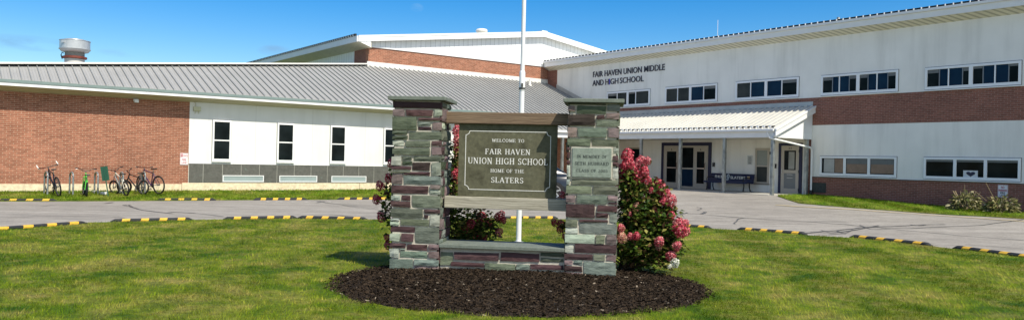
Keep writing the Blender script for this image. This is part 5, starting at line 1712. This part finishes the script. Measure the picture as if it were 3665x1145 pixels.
bicycle(569, 698, HV + R(24), R(-4), .345, 1.05, (.045, .015, .07), (.30, .28, .34), 'dark purple bicycle at the right end of the row of bicycles', 'flat', .92, 1.06, .64, R(-12), .026, rimc=(.25, .25, .26))

# leaning green sign seen from behind, plastic scrap
gp_ = ground(388, 706)
gs_ = thing('green_sign', 'narrow dark green metal sign on a leaning post, seen from behind', 'sign', Matrix.Translation((gp_.x, gp_.y, gp_.z)) @ Matrix.Rotation(R(-10), 4, 'Y') @ Matrix.Rotation(R(20), 4, 'Z'))
MB().box(-.018, -.012, -.2, .018, .012, 1.02).build('post', sign_green, gs_, FR[gs_])
pn = MB().box(-.115, .014, .58, .115, .022, 1.08)
for x_ in (-.07, -.03, .03, .07): pn.box(x_ - .006, .004, .585, x_ + .006, .0138, 1.075)
pn.build('panel', sign_green, gs_, FR[gs_])
sc_ = ground(371, 699)
scm = MB()
for i in range(5):
    scm.prism([(random.uniform(-.16, -.05), random.uniform(-.05, .0)), (random.uniform(.02, .16), random.uniform(-.06, -.01)), (random.uniform(.05, .16), random.uniform(.02, .07)), (random.uniform(-.14, -.05), random.uniform(.01, .06))], lambda a, b, t: (a, t + random.uniform(-.03, .03), .07 + b), -.03 + i * .015, -.024 + i * .015)
scm.tube([(-.12, 0, .09), (-.22, 0, .13), (-.34, 0, .13), (-.42, 0, .12)], .008, 5)
tag(scm.build('plastic_scrap', letter_white, None, TR(sc_.x, sc_.y, gz(sc_.x, sc_.y)), origin=TR(sc_.x, sc_.y, gz(sc_.x, sc_.y))), 'crumpled white plastic scrap on the grass beside the leaning green sign', 'litter')

# ------------------------------------------------------------------ parked car behind the sign
cg = ground(1985, 716)
car = thing('parked_car', 'dark blue sedan parked by the entrance, mostly hidden behind the slate board', 'car', TR(cg.x, cg.y + .75, cg.z, R(180)))
CF = FR[car]      # x forward (to the left in view), origin under the rear axle, centre line
paint = pbr('car_paint', (.008, .014, .024), .25, 0, coat=.4)
secs = []        # x, half width at sill, half width at belt, z low, z belt, z top(deck or hood)
stn = [(-.92, .70, .62, .42, .70, .80), (-.86, .80, .74, .32, .78, .98), (-.55, .87, .82, .27, .84, 1.02), (-.1, .90, .86, .26, .86, 1.02), (.5, .90, .88, .25, .88, .98), (1.2, .90, .88, .25, .87, .96), (2.0, .90, .87, .25, .85, .95), (2.6, .89, .84, .26, .80, .90), (3.1, .86, .78, .28, .72, .80), (3.4, .78, .66, .34, .60, .68), (3.5, .66, .55, .42, .54, .58)]
bm_ = MB(); vs_ = []; fs_ = []
for (x, a, b, z0, z1, z2) in stn:
    ring = [(a * .9, z0), (a, z0 + .12), (a * 1.0, (z0 + z1) / 2), (b, z1), (b * .86, z2 - .02), (b * .4, z2 + .01)]
    row = ring + [(-p, q) for p, q in reversed(ring)]
    vs_ += [(x, p, q) for p, q in row]
W = 12
for i in range(len(stn) - 1):
    for k in range(W):
        k2 = (k + 1) % W
        fs_.append((i * W + k, i * W + k2, (i + 1) * W + k2, (i + 1) * W + k))
fs_.append(tuple(range(W))); fs_.append(tuple((len(stn) - 1) * W + k for k in range(W)))
bm_.add(vs_, fs_)
body = bm_.build('body', paint, car, CF, smooth=True)
cb = MB(); vs_ = []; fs_ = []
cst = [(-.50, .70, .64, .98, 1.00), (-.05, .78, .60, .98, 1.28), (.45, .80, .60, .96, 1.42), (1.2, .80, .60, .94, 1.44), (1.75, .78, .60, .93, 1.34), (2.45, .74, .66, .90, .93)]
for (x, a, b, z0, z1) in cst:
    ring = [(a, z0), ((a + b) / 2 + .03, (z0 + z1) / 2), (b, z1 - .02), (b * .6, z1 + .015)]
    row = ring + [(-p, q) for p, q in reversed(ring)]
    vs_ += [(x, p, q) for p, q in row]
W = 8; ms = []
for i in range(len(cst) - 1):
    for k in range(W):
        k2 = (k + 1) % W
        fs_.append((i * W + k, i * W + k2, (i + 1) * W + k2, (i + 1) * W + k))
        gl = (k in (0, 1, 5, 6) and 1 <= i <= 3) or (i in (0, 4) and k in (2, 3, 4))
        ms.append(1 if gl else 0)
cb.v = [Vector(p) for p in vs_]; cb.f = [list(f) for f in fs_]; cb.m = ms; cb.c = [None] * len(fs_)
cb.build('cabin', [paint, glass_dk], car, CF, smooth=True)
ar = MB()
for x_ in (0, 2.65):
    for s_ in (-1, 1):
        ar.lathe([(.37, -.012), (.37, .012)], 24, (x_, s_ * .895, .33), 0, (Vector((1, 0, 0)), Vector((0, 0, 1)), Vector((0, 1, 0))))
ar.build('wheel_arches', dark, car, CF)
for x_ in (0, 2.65):
    for s_ in (-1, 1):
        ax = (Vector((1, 0, 0)), Vector((0, 0, 1)), Vector((0, s_, 0)))
        wo = MB().lathe([(.20, -.10), (.315, -.10), (.33, -.07), (.33, .07), (.315, .10), (.22, .10)], 28, (x_, s_ * .84, .33), 0, ax).build('wheel', tyre_m, car, CF, smooth=True)
        rm = MB().lathe([(.215, .09), (.225, .105), (.20, .10), (.19, .07), (.04, .08), (.035, .10), (.01, .10)], 28, (x_, s_ * .84, .33), 0, ax)
        for i in range(5):
            t = 2 * math.pi * i / 5 + .3
            c0 = Vector((x_, s_ * .935, .33))
            rm.bar(c0 + Vector((.03 * math.cos(t), 0, .03 * math.sin(t))), c0 + Vector((.20 * math.cos(t), 0, .20 * math.sin(t))), .05, .02, 0, up=(0, 1, 0))
        rm.build('rim', silver, wo, CF, smooth=True)
for s_ in (-1, 1):
    MB().box(-.90, s_ * .55, .74, -.84, s_ * .74, .86).build('tail_light', sign_red, car, CF)
    MB().box(3.36, s_ * .42, .56, 3.46, s_ * .66, .66).build('headlight', letter_white, car, CF)
    MB().box(1.9, s_ * .86, .90, 2.05, s_ * 1.0, 1.0).build('wing_mirror', paint, car, CF, bevel=.02)
    MB().box(.2, s_ * .885, .77, .36, s_ * .912, .80).box(1.15, s_ * .885, .77, 1.31, s_ * .912, .80).build('door_handle', paint, car, CF)

# ------------------------------------------------------------------ hydrangeas
HEADS = []


def head_mesh(seed, cols):
    r0 = np.random.default_rng(seed)
    n = 210
    ph = np.arccos(1 - 2 * (np.arange(n) + .5) / n); th_ = np.pi * (1 + 5 ** .5) * np.arange(n) + r0.uniform(0, .6, n)
    rr3 = 1 + r0.normal(0, .09, n)
    zz = np.cos(ph); taper = 1 - .22 * zz
    c = np.stack([np.sin(ph) * np.cos(th_) * taper * rr3, np.sin(ph) * np.sin(th_) * taper * rr3, zz * 1.18 * rr3], 1)
    nrm = c / np.linalg.norm(c, axis=1)[:, None]
    rnd = nrm + r0.normal(0, .45, (n, 3)); rnd /= np.linalg.norm(rnd, axis=1)[:, None]
    a = np.cross(rnd, r0.normal(0, 1, (n, 3))); a /= np.linalg.norm(a, axis=1)[:, None]; b = np.cross(rnd, a)
    sz = r0.uniform(.17, .27, n)[:, None]
    q = np.stack([c - a * sz, c - b * sz * .8, c + a * sz, c + b * sz * .8], 1)
    q[:, 0] += rnd * .05; q[:, 2] += rnd * .05
    cc = np.array(cols)[r0.integers(0, len(cols), n)] * r0.uniform(.75, 1.2, (n, 1))
    return q.reshape(-1, 3), np.arange(n * 4).reshape(-1, 4), np.clip(cc, 0, 1)


PINK = [(.58, .085, .125), (.46, .045, .075), (.72, .22, .25), (.32, .03, .055)]
ROSE = [(.68, .17, .20), (.56, .10, .14), (.74, .34, .33), (.40, .05, .08)]
FADE = [(.66, .36, .28), (.60, .24, .20), (.58, .40, .26)]
CREAM = [(.78, .78, .70), (.72, .74, .62)]
for k, (sd, cols) in enumerate(((1, PINK), (2, PINK), (3, ROSE), (4, FADE), (5, CREAM))):
    v, f, c = head_mesh(sd, cols)
    o = raw_mesh('flower_head', v, f, petal_m, tint=c)
    HEADS.append(o.data); bpy.data.objects.remove(o); 


def leaf_batch(pos, size, seed, pal, up=.35):
    r0 = np.random.default_rng(seed); n = len(pos)
    d = r0.normal(0, 1, (n, 3)); d[:, 2] = d[:, 2] * .45 - .15; d /= np.linalg.norm(d, axis=1)[:, None]
    nn = r0.normal(0, .6, (n, 3)); nn[:, 2] += 1.0
    s_ = np.cross(d, nn); s_ /= np.linalg.norm(s_, axis=1)[:, None]; nn = np.cross(s_, d)
    L = size * r0.uniform(.65, 1.3, n)[:, None]; W_ = L * .30
    p0 = pos; p1 = pos + d * L * .45 + s_ * W_ + nn * L * .05; p2 = pos + d * L - nn * L * .10; p3 = pos + d * L * .45 - s_ * W_ + nn * L * .05
    mid = pos + d * L * .45 - nn * L * .03
    v = np.stack([p0, p1, p2, p3, mid], 1).reshape(-1, 3)
    b = np.arange(n)[:, None] * 5
    f = np.concatenate([b + np.array([[0, 1, 4]]), b + np.array([[1, 2, 4]]), b + np.array([[2, 3, 4]]), b + np.array([[3, 0, 4]])], 1).reshape(-1, 3)
    c = np.array(pal)[r0.integers(0, len(pal), n)] * r0.uniform(.7, 1.3, (n, 1))
    return v, f, np.repeat(c, 4, 0)


LEAF = [(.040, .085, .014), (.065, .120, .018), (.120, .175, .025), (.030, .060, .014), (.24, .23, .06), (.10, .06, .03)]


def hydrangea(root_xy, heads, fillers, label, n_leaf, seed):
    rx, ry = root_xy
    root = thing('hydrangea_shrub', label, 'shrub', TR(rx, ry, .05), 'hydrangea shrubs around the sign')
    r0 = np.random.default_rng(seed)
    stems = MB(); pos = []
    for i, (P_, rad, kind) in enumerate(heads):
        base = Vector((rx + r0.uniform(-.16, .16), ry + r0.uniform(-.14, .14), .04))
        mid = base.lerp(P_, .55) + Vector((0, 0, .10))
        pts = [base.lerp(mid, t) if False else (base * (1 - t) ** 2 + mid * 2 * t * (1 - t) + P_ * t * t) for t in (0, .25, .5, .75, 1)]
        stems.tube(pts, [.010, .009, .007, .005, .004], 5)
        for t in np.linspace(.30, .90, 10):
            q = base * (1 - t) ** 2 + mid * 2 * t * (1 - t) + P_ * t * t
            for _ in range(9): pos.append(np.array(q) + r0.normal(0, .05, 3))
        o = bpy.data.objects.new('flower_head', HEADS[kind]); COL.objects.link(o); o.parent = root
        tilt = Vector((P_.x - rx, P_.y - ry, .55 * max(.25, P_.z)))
        m = (P_ - base).normalized().lerp(Vector((0, 0, 1)), .4).to_track_quat('Z', 'Y').to_matrix().to_4x4()
        mw = Matrix.Translation(P_) @ m @ Matrix.Rotation(r0.uniform(0, 6), 4, 'Z') @ Matrix.Scale(rad, 4)
        o.matrix_local = FR[root].inverted() @ mw
    for (c, rr4, n) in fillers:
        q = r0.normal(0, 1, (n, 3)); q /= np.linalg.norm(q, axis=1)[:, None]; q *= (r0.uniform(0, 1, (n, 1)) ** .5)
        pos += list(np.array(c) + q * np.array(rr4))
    pos = np.array(pos); pos = pos[pos[:, 2] > .06]
    if len(pos) > n_leaf: pos = pos[r0.permutation(len(pos))[:n_leaf]]
    v, f, c = leaf_batch(pos, .082, seed + 1, LEAF)
    raw_mesh('foliage', v, f, leaf_m, tint=c, parent=root)
    stems.build('stems', pbr('woody_stem', (.09, .06, .035), .8), root, smooth=True)
    return root


HR = lambda x, y: (2200 + x / 1.75, 520 + y / 1.75)
hr = [(80, 62, 34, 0), (85, 105, 34, 1), (165, 112, 36, 2), (205, 100, 22, 2), (48, 150, 30, 0), (58, 188, 30, 1), (145, 200, 34, 0), (188, 165, 26, 1), (200, 218, 26, 1), (38, 222, 20, 3), (262, 245, 33, 0), (300, 270, 25, 2), (325, 305, 25, 1), (355, 345, 31, 2), (300, 352, 22, 1), (335, 402, 29, 0), (288, 420, 26, 1), (352, 442, 24, 0), (135, 390, 24, 3), (95, 432, 13, 2), (402, 490, 31, 2), (440, 490, 23, 2), (415, 540, 33, 0), (447, 540, 24, 2), (40, 518, 22, 2), (46, 580, 28, 3), (98, 570, 19, 2), (136, 567, 22, 0), (280, 602, 27, 2), (277, 638, 18, 3), (392, 628, 24, 2), (352, 692, 27, 2), (378, 736, 25, 4), (343, 758, 13, 4), (112, 150, 24, 1), (60, 130, 22, 0), (110, 205, 22, 1), (225, 255, 18, 0), (285, 310, 20, 1), (325, 360, 20, 0), (250, 405, 18, 1), (315, 440, 18, 1), (375, 520, 18, 0), (230, 285, 16, 1), (385, 655, 14, 1), (265, 440, 14, 0)]
heads = []
for x, y, r_, k in hr:
    px, py = HR(x, y)
    dep = 11.25 + .35 * (1 - y / 760) + random.uniform(-.12, .12) - (.25 if y > 480 else 0)
    heads.append((at(px, py, dep), r_ / 1.75 / FPX * dep * 1.02, k))
for px, py, r_, k in ((1985, 796, 12, 1), (2008, 800, 12, 1), (2003, 822, 11, 1), (2020, 846, 9, 1), (2012, 697, 11, 2)):
    heads.append((at(px, py, 12.0), r_ / FPX * 12.0, k))
fil = [(at(2290, 760, 11.55), (.36, .36, .42), 1300), (at(2370, 800, 11.5), (.30, .34, .36), 1000), (at(2290, 880, 11.4), (.38, .30, .26), 1100), (at(2390, 890, 11.35), (.26, .28, .20), 600), (at(2260, 660, 11.6), (.20, .25, .26), 330), (at(2350, 690, 11.55), (.20, .25, .22), 300), (at(2120, 820, 11.9), (.42, .25, .45), 250)]
hydrangea((1.78, 11.75), heads, fil, 'pink flowering hydrangea shrub right of the stone sign, with one white bloom', 9000, 11)
heads = []
for px, py, r_, k in ((1360, 666, 15, 1), (1392, 638, 14, 1), (1400, 585, 13, 1), (1348, 714, 15, 1), (1366, 776, 16, 1), (1387, 850, 12, 1), (1388, 880, 12, 1), (1412, 720, 14, 1),
                      (1637, 470, 17, 2), (1641, 502, 18, 2), (1633, 530, 13, 0), (1628, 592, 13, 1), (1630, 622, 14, 1), (1626, 650, 12, 0),
                      (1722, 777, 16, 0), (1685, 801, 15, 0), (1664, 823, 12, 1), (1703, 843, 16, 0), (1748, 801, 14, 1), (1790, 775, 17, 1), (1787, 830, 12, 2), (1802, 790, 10, 1), (1735, 850, 11, 1)):
    dep = 12.1 + random.uniform(-.1, .15)
    heads.append((at(px, py, dep), r_ / FPX * dep, k))
fil = [(at(1700, 800, 12.15), (.42, .30, .40), 620), (at(1630, 780, 12.1), (.30, .25, .50), 350), (at(1480, 760, 12.1), (.36, .25, .55), 350), (at(1385, 740, 12.15), (.10, .15, .45), 90), (at(1640, 600, 12.2), (.10, .15, .30), 60)]
hydrangea((-1.05, 12.2), heads, fil, 'dark red flowering hydrangea shrub in shade behind the left stone pillar and board', 4200, 21)


# faded low plants at the foot of the right wall
def clump(px, py, w_, h_, seed, label, stalk):
    g_ = ground(px, py)
    root = thing('perennial_clump', label, 'plant', TR(g_.x, g_.y, gz(g_.x, g_.y)), 'faded plants at the right wall')
    r0 = np.random.default_rng(seed)
    n = 520
    q = r0.normal(0, 1, (n, 3)); q /= np.linalg.norm(q, axis=1)[:, None]; q *= r0.uniform(.35, 1, (n, 1)) ** .6
    q[:, 2] = np.abs(q[:, 2])
    pos = np.array([g_.x, g_.y, gz(g_.x, g_.y)]) + q * np.array([w_ / 2, w_ / 2 * .8, h_])
    v, f, c = leaf_batch(pos, .15, seed, [(.30, .27, .12), (.20, .20, .07), (.09, .11, .035), (.42, .38, .22), (.06, .07, .025)])
    raw_mesh('foliage', v, f, leaf_m, tint=c, parent=root)
    st = MB()
    for i in range(14):
        a = r0.uniform(0, 6.28); b = Vector((g_.x, g_.y, gz(g_.x, g_.y)))
        st.tube([b, b + Vector((math.cos(a) * w_ * .25, math.sin(a) * w_ * .2, h_ * .5)), b + Vector((math.cos(a) * w_ * .42, math.sin(a) * w_ * .35, h_ * .95))], .007, 4)
    for (dx, dz) in stalk:
        b = Vector((g_.x, g_.y, gz(g_.x, g_.y)))
        st.tube([b + Vector((dx * .2, 0, .2)), b + Vector((dx * .6, 0, dz * .6)), b + Vector((dx, 0, dz))], .009, 5)
    st.build('stems', pbr('dry_stem', (.26, .20, .11), .8), root)


clump(3456, 756, 1.10, .72, 31, 'faded green and straw coloured plant clump against the right wall, the left of two', [(-.06, .92)])
clump(3585, 764, 1.15, .58, 37, 'lower faded plant clump below the fire lane sign, with one long bare stalk', [(-.55, 1.0), (-.95, .75)])
